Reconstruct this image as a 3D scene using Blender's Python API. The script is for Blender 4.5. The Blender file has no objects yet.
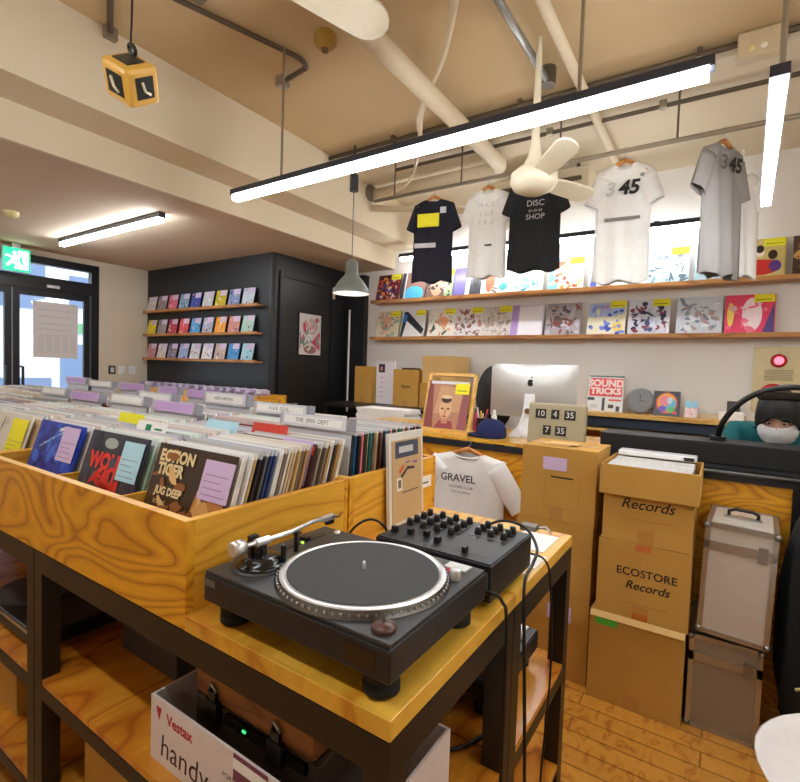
import bpy, math, random
from mathutils import Vector, Matrix, Euler
random.seed(7)
S = bpy.context.scene
COL = S.collection
PI = math.pi
R_ = math.radians

# ------------------------------------------------------------------ camera, world, sun, exposure
cam = bpy.data.objects.new('camera', bpy.data.cameras.new('camera'))
COL.objects.link(cam); S.camera = cam
cam.data.sensor_width = 36; cam.data.lens = 36*488/800; cam.data.clip_start = .02
_rows = ((0.83265993, 0.05197063, -0.55134063), (0.55280428, -0.0187894, 0.83309927), (0.03293734, -0.99847184, -0.04437477))
_m = Matrix(((_rows[0][0], -_rows[0][1], -_rows[0][2]), (_rows[1][0], -_rows[1][1], -_rows[1][2]), (_rows[2][0], -_rows[2][1], -_rows[2][2])))
cam.matrix_world = Matrix.Translation((0, 0, 1.42)) @ _m.to_4x4()
W = bpy.data.worlds.new('sky'); S.world = W; W.use_nodes = True
W.node_tree.nodes['Background'].inputs[0].default_value = (.86, .92, 1, 1)
W.node_tree.nodes['Background'].inputs[1].default_value = 1.2
_s = bpy.data.lights.new('sun', 'SUN'); _s.energy = 1.6; _s.angle = .02; _s.color = (1, .95, .88)
sun = bpy.data.objects.new('sun', _s); COL.objects.link(sun); sun.rotation_euler = (R_(35), R_(30), 0)
S.view_settings.view_transform = 'Standard'; S.view_settings.look = 'None'
S.view_settings.gamma = 1; S.view_settings.use_curve_mapping = False
S.view_settings.exposure = 1.5
LAMP = 15.0      # radiance of the LED tubes

# ------------------------------------------------------------------ materials
def lin(c):
    if isinstance(c, str):
        c = tuple(int(c[i:i+2], 16) for i in (0, 2, 4))
    return tuple(((v/255)/12.92 if v/255 <= .04045 else ((v/255+.055)/1.055)**2.4) for v in c) + (1,)
_MC = {}
def P(col, rough=.6, metal=0., coat=0., emit=0., alpha=1., trans=0., name='paint'):
    k = (col, rough, metal, coat, emit, alpha, trans, name)
    if k in _MC: return _MC[k]
    m = bpy.data.materials.new(name); m.use_nodes = True
    b = m.node_tree.nodes['Principled BSDF']
    c = lin(col)
    b.inputs['Base Color'].default_value = c
    b.inputs['Roughness'].default_value = rough
    b.inputs['Metallic'].default_value = metal
    b.inputs['Coat Weight'].default_value = coat
    b.inputs['Coat Roughness'].default_value = .15
    b.inputs['Alpha'].default_value = alpha
    b.inputs['Transmission Weight'].default_value = trans
    if emit:
        b.inputs['Emission Color'].default_value = c; b.inputs['Emission Strength'].default_value = emit
    # slight procedural variation
    nt = m.node_tree
    if not emit and trans == 0 and alpha == 1:
        tc = nt.nodes.new('ShaderNodeTexCoord'); n = nt.nodes.new('ShaderNodeTexNoise'); n.inputs['Scale'].default_value = 30
        h = nt.nodes.new('ShaderNodeHueSaturation'); mr = nt.nodes.new('ShaderNodeMapRange')
        mr.inputs['To Min'].default_value = .93; mr.inputs['To Max'].default_value = 1.07
        nt.links.new(tc.outputs['Object'], n.inputs['Vector']); nt.links.new(n.outputs['Fac'], mr.inputs['Value'])
        nt.links.new(mr.outputs['Result'], h.inputs['Value']); h.inputs['Color'].default_value = c
        nt.links.new(h.outputs['Color'], b.inputs['Base Color'])
    _MC[k] = m
    return m
def wood(name, c0, c1, c2, scale=(1, 6, 6), bands=7, rough=.45, coat=.2, noise=1.2, planks=None, contrast=1.):
    m = bpy.data.materials.new(name); m.use_nodes = True; nt = m.node_tree; b = nt.nodes['Principled BSDF']
    N = nt.nodes.new; L = nt.links.new
    tc = N('ShaderNodeTexCoord'); mp = N('ShaderNodeMapping'); mp.inputs['Scale'].default_value = scale
    L(tc.outputs['Object'], mp.inputs['Vector'])
    n = N('ShaderNodeTexNoise'); n.inputs['Scale'].default_value = noise; n.inputs['Detail'].default_value = 1.5; n.inputs['Distortion'].default_value = .6
    L(mp.outputs[0], n.inputs['Vector'])
    mu = N('ShaderNodeMath'); mu.operation = 'MULTIPLY'; mu.inputs[1].default_value = bands; L(n.outputs['Fac'], mu.inputs[0])
    pp = N('ShaderNodeMath'); pp.operation = 'PINGPONG'; pp.inputs[1].default_value = .5; L(mu.outputs[0], pp.inputs[0])
    cr = N('ShaderNodeValToRGB'); e = cr.color_ramp.elements
    e[0].position = 0.0; e[0].color = lin(c2); e[1].position = .5; e[1].color = lin(c0)
    x = e.new(.12); x.color = lin(c1)
    L(pp.outputs[0], cr.inputs[0])
    f = N('ShaderNodeTexNoise'); f.inputs['Scale'].default_value = noise*14; f.inputs['Detail'].default_value = 4; L(mp.outputs[0], f.inputs['Vector'])
    mr = N('ShaderNodeMapRange'); mr.inputs['To Min'].default_value = .82; mr.inputs['To Max'].default_value = 1.16; L(f.outputs['Fac'], mr.inputs['Value'])
    h = N('ShaderNodeHueSaturation'); L(mr.outputs[0], h.inputs['Value']); L(cr.outputs[0], h.inputs['Color'])
    out = h.outputs['Color']
    if planks:
        br = N('ShaderNodeTexBrick'); br.inputs['Scale'].default_value = 1; br.inputs['Mortar Size'].default_value = planks[2]
        br.inputs['Brick Width'].default_value = planks[0]; br.inputs['Row Height'].default_value = planks[1]
        br.inputs['Color1'].default_value = (.86, .84, .82, 1); br.inputs['Color2'].default_value = (1.04, 1.04, 1.04, 1); br.inputs['Mortar'].default_value = (.45, .4, .35, 1)
        if len(planks) > 3:
            m2 = N('ShaderNodeMapping'); m2.inputs['Rotation'].default_value = planks[3]; L(tc.outputs['Object'], m2.inputs['Vector']); L(m2.outputs[0], br.inputs['Vector'])
        else: L(tc.outputs['Object'], br.inputs['Vector'])
        mx = N('ShaderNodeMix'); mx.data_type = 'RGBA'; mx.blend_type = 'MULTIPLY'; mx.inputs['Factor'].default_value = 1
        L(out, mx.inputs['A']); L(br.outputs['Color'], mx.inputs['B']); out = mx.outputs['Result']
    L(out, b.inputs['Base Color'])
    b.inputs['Roughness'].default_value = rough; b.inputs['Coat Weight'].default_value = coat; b.inputs['Coat Roughness'].default_value = .2
    return m
def mottled(name, c0, c1, scale=4, rough=.8, bump=0.):
    m = bpy.data.materials.new(name); m.use_nodes = True; nt = m.node_tree; b = nt.nodes['Principled BSDF']
    N = nt.nodes.new; L = nt.links.new
    tc = N('ShaderNodeTexCoord'); n = N('ShaderNodeTexNoise'); n.inputs['Scale'].default_value = scale; n.inputs['Detail'].default_value = 5
    L(tc.outputs['Object'], n.inputs['Vector']); cr = N('ShaderNodeValToRGB'); e = cr.color_ramp.elements
    e[0].position = .3; e[0].color = lin(c0); e[1].position = .7; e[1].color = lin(c1)
    L(n.outputs['Fac'], cr.inputs[0]); L(cr.outputs[0], b.inputs['Base Color']); b.inputs['Roughness'].default_value = rough
    if bump:
        bp = N('ShaderNodeBump'); bp.inputs['Strength'].default_value = bump; n2 = N('ShaderNodeTexNoise'); n2.inputs['Scale'].default_value = scale*12
        L(tc.outputs['Object'], n2.inputs['Vector']); L(n2.outputs['Fac'], bp.inputs['Height']); L(bp.outputs[0], b.inputs['Normal'])
    return m
def lamp_mat(strength, col=(.93, .97, 1.0)):
    m = bpy.data.materials.new('led_diffuser'); m.use_nodes = True; nt = m.node_tree; nt.nodes.clear()
    e = nt.nodes.new('ShaderNodeEmission'); o = nt.nodes.new('ShaderNodeOutputMaterial'); nt.links.new(e.outputs[0], o.inputs[0])
    e.inputs[0].default_value = col + (1,); e.inputs[1].default_value = strength
    return m
M_LED = lamp_mat(LAMP)
M_ply = wood('plywood', (232, 168, 36), (214, 146, 26), (180, 108, 16), (1.0, 2.2, 2.8), 17, noise=1.35)
M_plyside = wood('plywood_side', (236, 178, 58), (226, 162, 44), (204, 136, 32), (2.2, .8, 5), 9, noise=1.2)
M_top = wood('laminated_top', (238, 188, 72), (230, 172, 56), (204, 132, 34), (4, 1.3, 4), 5, rough=.28, coat=.5, planks=(.5, .09, .0, (0, 0, PI/2)))
M_shelf = wood('shelf_board', (226, 156, 50), (208, 128, 34), (176, 92, 18), (4, 1.4, 4), 6, rough=.35, coat=.4, planks=(.45, .09, .0, (0, 0, PI/2)))
M_oak = wood('shelf_oak', (196, 136, 66), (180, 118, 52), (150, 92, 38), (1, 6, 6), 6)
M_pine = wood('pine', (236, 192, 112), (228, 178, 92), (205, 146, 66), (1, 5, 5), 5)
M_floor = wood('floor_boards', (212, 150, 60), (204, 138, 50), (180, 110, 36), (8, 4, 4), 3, rough=.4, coat=.3, noise=2.2, planks=(.9, .09, .004))
M_case = wood('brown_case', (146, 94, 50), (130, 80, 40), (104, 60, 26), (1, 6, 6), 6, rough=.35)
M_card = mottled('cardboard', (190, 142, 62), (200, 154, 74), 3, .85)
M_cardL = mottled('cardboard_light', (206, 168, 104), (214, 178, 116), 3, .85)
M_wall = mottled('wall_paint', (238, 233, 228), (242, 238, 234), 2, .8)
M_wallc = mottled('cream_paint', (214, 204, 184), (220, 210, 190), 2, .8)
M_ceil = mottled('ceiling_paint', (200, 173, 132), (208, 182, 142), 1.5, .85, .1)
M_lowceil = mottled('low_ceiling_paint', (212, 194, 170), (218, 200, 176), 1.5, .85)
M_beam = mottled('beam_paint', (222, 208, 180), (228, 214, 188), 1.5, .8)
M_pipe = P((222, 206, 176), .5, name='painted_pipe')
M_blackwall = mottled('black_paint', (20, 21, 24), (26, 27, 31), 2, .45)
M_blackdoor = mottled('black_door_paint', (26, 24, 22), (31, 28, 26), 2, .4)
M_steel = mottled('black_steel', (22, 19, 17), (27, 24, 21), 5, .4)
M_blk = P((14, 14, 15), .4, name='black_plastic')
M_blkg = P((12, 12, 13), .18, coat=.3, name='black_gloss')
M_rub = P((18, 18, 18), .8, name='rubber')
M_cloth = P((20, 20, 22), .95, name='black_cloth')
M_white = P((238, 238, 238), .5, name='white_plastic')
M_paper = P((240, 238, 234), .8, name='paper')
M_plast = P((228, 228, 230), .22, coat=.4, name='clear_sleeve_edge')
M_alu = P((196, 198, 202), .3, 1., name='aluminium')
M_chrome = P((232, 233, 236), .28, .85, name='chrome')
M_lilac = P((212, 186, 224), .75, name='lilac_paper')
M_yel = P((240, 232, 40), .7, name='yellow_tag')
M_blueT = P((180, 222, 236), .75, name='pale_blue_paper')
M_ink = P((24, 22, 22), .7, name='ink')
M_glass = P((235, 245, 250), .03, trans=1., name='glass')
M_conduit = P((150, 138, 118), .4, .4, name='conduit')
M_darkcon = P((96, 84, 68), .5, .3, name='dark_conduit')
M_fixture = P((44, 46, 56), .45, name='fixture_housing')

# ------------------------------------------------------------------ mesh builder
WM = {}
def wm(o): return WM.get(o.name, Matrix.Identity(4)) if o else Matrix.Identity(4)
class MB:
    def __init__(s): s.v = []; s.f = []; s.m = []; s.mats = []; s.sm = []; s.T = Matrix.Identity(4)
    def mi(s, m):
        if m not in s.mats: s.mats.append(m)
        return s.mats.index(m)
    def add(s, vs, fs, mat, smooth=False):
        b = len(s.v); k = s.mi(mat)
        s.v += [s.T @ Vector(p) for p in vs]
        for f in fs: s.f.append(tuple(b+i for i in f)); s.m.append(k); s.sm.append(smooth)
        return s
    def box(s, x0, x1, y0, y1, z0, z1, mat, M=None):
        vs = [Vector((x, y, z)) for z in (z0, z1) for y in (y0, y1) for x in (x0, x1)]
        if M: vs = [M @ p for p in vs]
        return s.add(vs, [(0, 2, 3, 1), (4, 5, 7, 6), (0, 1, 5, 4), (2, 6, 7, 3), (0, 4, 6, 2), (1, 3, 7, 5)], mat)
    def prism(s, pts, d, mat, smooth=False):
        """pts: 3D loop, d: extrusion vector"""
        n = len(pts); d = Vector(d); a = [Vector(p) for p in pts]; b = [p+d for p in a]
        return s.add(a+b, [tuple(range(n))[::-1], tuple(range(n, 2*n))] + [(i, (i+1) % n, (i+1) % n+n, i+n) for i in range(n)], mat, smooth)
    def poly(s, pts, mat): return s.add(pts, [tuple(range(len(pts)))], mat)
    def lathe(s, prof, c, mat, n=32, axis=None, smooth=True, cap=True):
        """prof [(r,h)] about +Z through c (or axis matrix)"""
        A = axis.to_4x4() if axis else Matrix.Identity(4); c = Vector(c); vs = []
        for r, h in prof:
            for i in range(n):
                a = 2*PI*i/n; vs.append(c + (A @ Vector((r*math.cos(a), r*math.sin(a), h))))
        fs = []
        for j in range(len(prof)-1):
            for i in range(n):
                fs.append((j*n+i, j*n+(i+1) % n, (j+1)*n+(i+1) % n, (j+1)*n+i))
        if cap:
            s.add(vs, fs, mat, smooth)
            if prof[0][0] > 1e-5: s.add(vs[:n], [tuple(range(n))[::-1]], mat)
            if prof[-1][0] > 1e-5: s.add(vs[-n:], [tuple(range(n))], mat)
            return s
        return s.add(vs, fs, mat, smooth)
    def cyl(s, p0, p1, r, mat, n=16, r1=None):
        p0 = Vector(p0); p1 = Vector(p1); d = p1-p0
        A = d.to_track_quat('Z', 'Y').to_matrix()
        return s.lathe([(r, 0), (r if r1 is None else r1, d.length)], p0, mat, n, A)
    def tube(s, pts, r, mat, n=10, closed=False):
        P_ = [Vector(p) for p in pts]; k = len(P_); vs = []
        up = Vector((0, 0, 1)); prev = None
        for i, p in enumerate(P_):
            t = (P_[min(i+1, k-1)] - P_[max(i-1, 0)]).normalized()
            if prev is None:
                a = up.cross(t)
                if a.length < .1: a = Vector((1, 0, 0)).cross(t)
                a.normalize()
            else:
                a = (prev - t*prev.dot(t)).normalized()
            prev = a; b = t.cross(a); rr = r[i] if isinstance(r, (list, tuple)) else r
            for j in range(n):
                q = 2*PI*j/n; vs.append(p + a*rr*math.cos(q) + b*rr*math.sin(q))
        fs = [(i*n+j, i*n+(j+1) % n, (i+1)*n+(j+1) % n, (i+1)*n+j) for i in range(k-1) for j in range(n)]
        fs += [tuple(range(n))[::-1], tuple(range((k-1)*n, k*n))]
        return s.add(vs, fs, mat, True)
    def ell(s, c, r, mat, n=20, m=12, M=None):
        vs = []; c = Vector(c)
        for j in range(m+1):
            a = -PI/2 + PI*j/m
            for i in range(n):
                q = 2*PI*i/n; p = Vector((r[0]*math.cos(a)*math.cos(q), r[1]*math.cos(a)*math.sin(q), r[2]*math.sin(a)))
                vs.append(c + (M @ p if M else p))
        return s.add(vs, [(j*n+i, j*n+(i+1) % n, (j+1)*n+(i+1) % n, (j+1)*n+i) for j in range(m) for i in range(n)], mat, True)
    def rbox(s, x0, x1, y0, y1, z0, z1, r, mat, n=5):
        """box whose vertical edges are rounded"""
        pts = []
        for cx, cy, a0 in ((x1-r, y1-r, 0), (x0+r, y1-r, 90), (x0+r, y0+r, 180), (x1-r, y0+r, 270)):
            for i in range(n+1):
                a = R_(a0+90*i/n); pts.append((cx+r*math.cos(a), cy+r*math.sin(a), z0))
        return s.prism(pts, (0, 0, z1-z0), mat)
    def text(s, t, c, u, v, size, mat, lift=.0006, shear=0., bold=0., align='CENTER', sx=1.):
        u = Vector(u).normalized(); v = Vector(v).normalized(); nn = u.cross(v); c = Vector(c)
        cu = bpy.data.curves.new('t', 'FONT'); cu.body = t; cu.size = size; cu.shear = shear; cu.align_x = align; cu.align_y = 'CENTER'; cu.offset = bold; cu.resolution_u = 3
        o = bpy.data.objects.new('t', cu); me = o.to_mesh()
        vs = [c + u*p.co.x*sx + v*p.co.y + nn*lift for p in me.vertices]; fs = [tuple(p.vertices) for p in me.polygons]
        if fs: s.add(vs, fs, mat)
        o.to_mesh_clear(); bpy.data.objects.remove(o); bpy.data.curves.remove(cu)
        return s
    def art(s, o, u, v, w, h, spec, lift=.0008):
        """flat printed artwork: o = lower corner, u/v unit axes, spec shapes in 0..1"""
        o = Vector(o); u = Vector(u).normalized(); v = Vector(v).normalized(); nn = u.cross(v)
        for i, sp in enumerate(spec):
            l = nn*(lift*(1+i*.35)); k = sp[0]; col = sp[-1]
            mat = col if not isinstance(col, (tuple, str)) else P(col, .45, coat=.25, name='cover_ink')
            q = lambda x, y: o + u*(x*w) + v*(y*h) + l
            if k == 'r': s.poly([q(sp[1], sp[2]), q(sp[3], sp[2]), q(sp[3], sp[4]), q(sp[1], sp[4])], mat)
            elif k == 'e': s.poly([q(sp[1]+sp[3]*math.cos(a*PI/12), sp[2]+sp[4]*math.sin(a*PI/12)) for a in range(24)], mat)
            elif k == 'p': s.poly([q(x, y) for x, y in sp[1]], mat)
            elif k == 't': s.text(sp[1], q(sp[2], sp[3]), u, v, sp[4]*h, mat, 0, bold=.0 if len(sp) < 7 else sp[5]*h)
            elif k == 'n':      # scattered irregular patches
                rr = random.Random(sp[1])
                for _ in range(int(sp[2]*2.4)):
                    cx = rr.uniform(.08, .92); cy = rr.uniform(.08, .92); a = rr.uniform(.025, .15); b = rr.uniform(.015, .08); g = rr.uniform(0, PI)
                    cc = rr.choice(sp[-1]); pts = []
                    for j in range(9):
                        t = 2*PI*j/9; k2 = rr.uniform(.6, 1.1); x = a*math.cos(t)*k2; y = b*math.sin(t)*k2
                        X = cx+x*math.cos(g)-y*math.sin(g); Y = cy+x*math.sin(g)+y*math.cos(g)
                        pts.append((min(.99, max(.01, X)), min(.99, max(.01, Y))))
                    s.poly([q(x, y) + nn*(lift*.05*_) for x, y in pts], P(cc, .45, coat=.25, name='cover_ink'))
        return s
    def build(s, name, parent=None, world=False, loc=None, bevel=0., subd=0, label=None, smooth=None):
        me = bpy.data.meshes.new(name); vs = s.v
        off = None
        if parent is not None and world:
            I = wm(parent).inverted(); vs = [I @ p for p in vs]
        elif parent is None:
            if loc is None:
                lo = [min(p[i] for p in vs) for i in range(3)]; hi = [max(p[i] for p in vs) for i in range(3)]
                loc = Vector(((lo[0]+hi[0])/2, (lo[1]+hi[1])/2, lo[2]))
            off = Vector(loc); vs = [p-off for p in vs]
        me.from_pydata([tuple(p) for p in vs], [], s.f); 
        for m in s.mats: me.materials.append(m)
        for p, k, sm in zip(me.polygons, s.m, s.sm): p.material_index = k; p.use_smooth = sm if smooth is None else smooth
        me.update()
        o = bpy.data.objects.new(name, me); COL.objects.link(o)
        if parent is not None: o.parent = parent; WM[o.name] = wm(parent).copy()
        else: o.location = off; WM[o.name] = Matrix.Translation(off)
        if bevel:
            b = o.modifiers.new('b', 'BEVEL'); b.width = bevel; b.segments = 2; b.limit_method = 'ANGLE'; b.angle_limit = R_(40)
        if subd:
            b = o.modifiers.new('s', 'SUBSURF'); b.levels = subd; b.render_levels = subd
        if label: o['label'] = label
        return o
def tag(o, label, cat, group=None):
    o['label'] = label; o['category'] = cat
    if group: o['group'] = group
    return o
def thing(name, label, cat, loc=(0, 0, 0), rot=(0, 0, 0), group=None):
    o = bpy.data.objects.new(name, None); COL.objects.link(o); o.empty_display_size = .05
    o.location = loc; o.rotation_euler = rot
    WM[o.name] = Matrix.Translation(Vector(loc)) @ Euler(rot).to_matrix().to_4x4()
    return tag(o, label, cat, group)
def struct(mb, name, parent=None, **k):
    o = mb.build(name, parent, world=parent is not None, **k)
    if parent is None: o['kind'] = 'structure'
    return o
def sroot(name, loc):
    o = bpy.data.objects.new(name, None); COL.objects.link(o); o.location = loc; WM[o.name] = Matrix.Translation(Vector(loc)); o['kind'] = 'structure'
    return o
def bx(*a): return MB().box(*a)
def dup(src, loc, rot=None, label=None, group=None):
    c = src.copy(); COL.objects.link(c); c.location = loc
    if rot is not None: c.rotation_euler = rot
    if label: c['label'] = label
    if group: c['group'] = group
    for ch in [o for o in src.children]:
        d = ch.copy(); COL.objects.link(d); d.parent = c
        for g in [o for o in ch.children]:
            e = g.copy(); COL.objects.link(e); e.parent = d
    return c
def arc(p0, p1, p2, n=10):
    p0, p1, p2 = map(Vector, (p0, p1, p2))
    return [p0*(1-t)**2 + p1*2*t*(1-t) + p2*t*t for t in [i/n for i in range(n+1)]]
def spline(pts, n=8):
    p = [Vector(q) for q in pts]; p = [p[0]*2-p[1]] + p + [p[-1]*2-p[-2]]; out = []
    for i in range(1, len(p)-2):
        for j in range(n):
            t = j/n; a, b, c, d = p[i-1:i+3]
            out.append(.5*((2*b)+(c-a)*t+(2*a-5*b+4*c-d)*t*t+(3*b-a-3*c+d)*t**3))
    return out + [p[-2]]

# ================================================================== THE SETTING
XL, XR, YF, YB, ZC = -6.1, 1.9, -1.9, 4.6, 3.2
struct(bx(XL-.1, XR+.1, YF-.1, YB+.1, -.1, 0, M_floor), 'floor', loc=(0, 0, 0))
struct(bx(-2.86, XR+.1, YF-.1, YB+.1, ZC, ZC+.1, M_ceil), 'ceiling')
struct(bx(-3.17, -2.86, YF-.1, YB+.1, 2.75, ZC+.1, M_beam), 'trim_1')
struct(bx(XL-.1, -3.17, YF-.1, YB+.1, 2.55, ZC+.1, M_lowceil), 'ceiling_low')
struct(bx(-3.20, -3.168, YF-.1, YB+.1, 2.548, 2.75, M_beam), 'trim_2')
struct(bx(-2.86, XR, 3.15, YB, 3.13, ZC, M_beam), 'trim_3')
struct(bx(XL-.1, XR+.1, YB, YB+.1, 0, ZC, M_wall), 'wall_back')
struct(bx(XR, XR+.1, YF, YB, 0, ZC, M_wallc), 'wall_right')
struct(bx(XL-.1, XR+.1, YF-.1, YF, 0, ZC, M_wallc), 'wall_front')
w = MB(); w.box(XL-.1, XL, 2.81, YB, 0, 2.55, M_wallc); w.box(XL-.1, XL, YF, .35, 0, 2.55, M_wallc); w.box(XL-.1, XL, .35, 2.81, 2.49, 2.55, M_wallc)
struct(w, 'wall_left')
# black room inside the shop
w = MB(); r = .05
pts = [(-6.1, 4.6, 0), (-6.1, 3.39, 0), (-3.81-r, 3.39, 0)] + [(-3.81-r+r*math.sin(a), 3.39+r-r*math.cos(a), 0) for a in [R_(18*i) for i in range(1, 6)]] + [(-3.81, 4.6, 0)]
w.prism(pts, (0, 0, 2.55), M_blackwall)
struct(w, 'wall_black')
w = MB(); w.box(-3.81, -3.53, 4.52, 4.6, 0, 2.5, M_blackwall); struct(w, 'trim_4')
struct(MB().cyl((-3.72, 4.49, .9), (-3.72, 4.49, 2.1), .012, M_white), 'trim_5')
# door into the black room
d = sroot('door_1', (-3.81, 3.9, 0))
struct(bx(-3.81, -3.795, 3.53, 4.24, .02, 2.32, M_blackdoor), 'door_leaf', d, bevel=.003)
w = MB(); w.box(-3.81, -3.785, 3.47, 3.53, 0, 2.38, M_blackwall); w.box(-3.81, -3.785, 4.24, 4.3, 0, 2.38, M_blackwall); w.box(-3.81, -3.785, 3.53, 4.24, 2.32, 2.38, M_blackwall)
struct(w, 'door_frame', d, bevel=.002)
w = MB(); w.cyl((-3.795, 3.58, 1.02), (-3.75, 3.58, 1.02), .01, M_alu); w.cyl((-3.75, 3.58, 1.02), (-3.75, 3.7, 1.02), .009, M_alu); struct(w, 'door_handle', d)
# entrance: black framed glass doors with transom
MF = P((16, 18, 24), .4, name='door_frame_black')
e = sroot('door_2', (XL, 1.6, 0))
w = MB()
w.box(XL-.08, XL+.01, 2.73, 2.81, 0, 2.49, MF); w.box(XL-.08, XL+.01, .35, .43, 0, 2.49, MF)
w.box(XL-.08, XL+.01, .43, 2.73, 2.41, 2.49, MF); w.box(XL-.08, XL+.01, .43, 2.73, 2.14, 2.28, MF)
struct(w, 'door_frame', e)
struct(bx(XL-.04, XL-.032, .43, 2.73, 2.28, 2.41, M_glass), 'transom_pane', e)
for y0, y1, hy in ((1.99, 2.72, 2.06), (1.25, 1.98, 1.92), (.44, 1.24, 1.17)):
    w = MB(); w.box(XL-.05, XL-.01, y0, y0+.06, .01, 2.14, MF); w.box(XL-.05, XL-.01, y1-.06, y1, .01, 2.14, MF)
    w.box(XL-.05, XL-.01, y0+.06, y1-.06, 2.07, 2.14, MF); w.box(XL-.05, XL-.01, y0+.06, y1-.06, .01, .16, MF)
    lf = struct(w, 'door_leaf', e)
    struct(bx(XL-.034, XL-.026, y0+.06, y1-.06, .16, 2.07, M_glass), 'door_pane', lf)
    h = MB().tube([(XL-.01, hy, 1.32), (XL+.04, hy, 1.32), (XL+.04, hy, .95), (XL-.01, hy, .95)], .014, MF, 8)
    struct(h, 'door_handle', lf)
w = MB(); w.box(XL-.005, XL+.03, 2.28, 2.4, 2.17, 2.2, M_alu); struct(w, 'door_closer', e)

# outside
g = struct(bx(-16, XL-.1, -6, 10, -.12, -.02, mottled('street', (150, 152, 156), (170, 172, 176), 1, .9)), 'ground')
F1 = P((226, 230, 238), .7, name='facade_white'); F2 = P((98, 116, 148), .4, name='facade_glass'); F3 = P((150, 138, 170), .7, name='facade_lilac')
b = thing('building', 'pale building across the street seen through the shop door', 'building', (-10.5, 2.5, 0))
MB().box(-11.5, -10.5, -5, 9, 0, 6, F1).build('wall', b, world=True)
for y0, y1, z0, z1, m in ((3.2, 4.0, .2, 1.05, F2), (4.15, 5.0, .3, 1.7, F2), (2.4, 2.9, 1.9, 2.6, F3), (3.2, 3.9, 2.3, 3.4, F2), (4.3, 5.2, 2.4, 3.0, F2), (1.5, 2.1, 1.2, 1.9, F2), (2.5, 2.95, 1.35, 1.6, F2), (4.3, 4.9, 1.9, 2.1, P((90, 150, 110), .7, name='green_awning'))):
    MB().box(-10.52, -10.46, y0, y1, z0, z1, m).build('window', b, world=True)

# ================================================================== LIGHTING FIXTURES
def led(name, label, a, b, group=None, drop=.0, wdt=.05, hgt=.064, em=.034, cat='light', mat=None):
    """linear fixture between a and b (both at the fixture's under side)"""
    a = Vector(a); b = Vector(b); t = thing(name, label, cat, (a+b)/2 + Vector((0, 0, hgt)), group=group)
    d = (b-a).normalized(); sd = Vector((-d.y, d.x, 0))
    M = Matrix.Identity(4)
    for i, vv in enumerate((d, sd, Vector((0, 0, 1)))):
        for j in range(3): M[j][i] = vv[j]
    M.translation = a; L = (b-a).length
    w = MB(); w.box(0, L, -wdt/2, wdt/2, em, hgt, M_fixture, M); w.box(-.012, 0, -wdt/2, wdt/2, em*.85, hgt, M_fixture, M); w.box(L, L+.012, -wdt/2, wdt/2, em*.85, hgt, M_fixture, M)
    w.build('housing', t, world=True)
    MB().box(.004, L-.004, -wdt/2+.005, wdt/2-.005, 0, em-.001, mat or M_LED, M).build('diffuser', t, world=True)
    return t
t = led('linear_light', 'long black linear ceiling light hanging over the record bins', (-2.49, 1.905, 2.39), (-.088, 1.885, 2.39))
w = MB(); w.cyl((-2.09, 1.903, 2.452), (-2.09, 1.903, 3.15), .007, M_conduit); w.build('hanging_rod', t, world=True)
w = MB(); w.cyl((-.5, 1.888, 2.452), (-.5, 1.888, ZC), .007, M_conduit); w.build('hanging_rod', t, world=True)
t = led('linear_light', 'shorter linear light beside the grey shirt hanging from one rod', (.092, 1.86, 2.3), (.13, 3.08, 2.3))
MB().cyl((.1, 1.93, 2.362), (.1, 1.93, ZC), .009, M_conduit).build('hanging_rod', t, world=True)
led('linear_light', 'linear light on the low ceiling in front of the entrance', (-5.30, 2.11, 2.48), (-3.62, 2.11, 2.48), hgt=.07)
t = led('linear_light', 'thin strip light along the white wall above the displayed records', (-2.89, 4.3, 2.555), (-.1, 4.3, 2.555), hgt=.07, mat=lamp_mat(LAMP*.95))
for x in (-2.6, -1.5, -.5): MB().box(x-.02, x+.02, 4.3, YB, 2.625, 2.64, M_fixture).build('wall_bracket', t, world=True)
# fixtures out of the frame: aisle light inferred, the other two added for fill
led('linear_light', 'linear light running parallel to the main one over the aisle', (-2.45, -.03, 2.39), (-.05, -.05, 2.39))
led('linear_light', 'added linear light by the side wall outside the view', (1.2, .2, 2.39), (1.2, 2.6, 2.39))  # unseen lamp, added to light the side of the table
led('linear_light', 'added unseen linear light on low ceiling near the front wall', (-5.3, .2, 2.475), (-3.62, .2, 2.475), hgt=.074)  # added lamp out of view, extra light for the room

# pendant lamp
t = thing('pendant_lamp', 'small grey metal dome pendant lamp hanging before the black door', 'lamp', (-2.56, 3.1, 2.87))
G = P((112, 115, 110), .45, name='pendant_grey')
MB().lathe([(.035, 0), (.035, .09), (.033, .13), (.008, .131), (.008, .359)], (-2.56, 3.1, 2.84), P((60, 62, 68), .4, name='canopy_dark'), 20).build('canopy', t, world=True)
MB().cyl((-2.56, 3.1, 2.26), (-2.56, 3.1, 2.85), .004, P((120, 116, 108), .5, name='cord')).build('cord', t, world=True)
MB().lathe([(.148, 0), (.15, .02), (.135, .045), (.1, .1), (.06, .145), (.052, .16), (.05, .255), (.03, .27), (.0, .272)], (-2.56, 3.1, 2.02), G, 36, cap=False).lathe([(.146, .002), (.13, .045), (.095, .098), (.05, .14), (.0, .15)], (-2.56, 3.1, 2.02), P((240, 238, 230), .4, name='shade_inside'), 36, cap=False).build('lamp_shade', t, world=True)
MB().lathe([(0, -.04), (.028, -.03), (.04, 0), (.03, .04), (.018, .06)], (-2.56, 3.1, 2.09), lamp_mat(6, (1, .9, .85)), 20).build('bulb', t, world=True)

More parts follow.
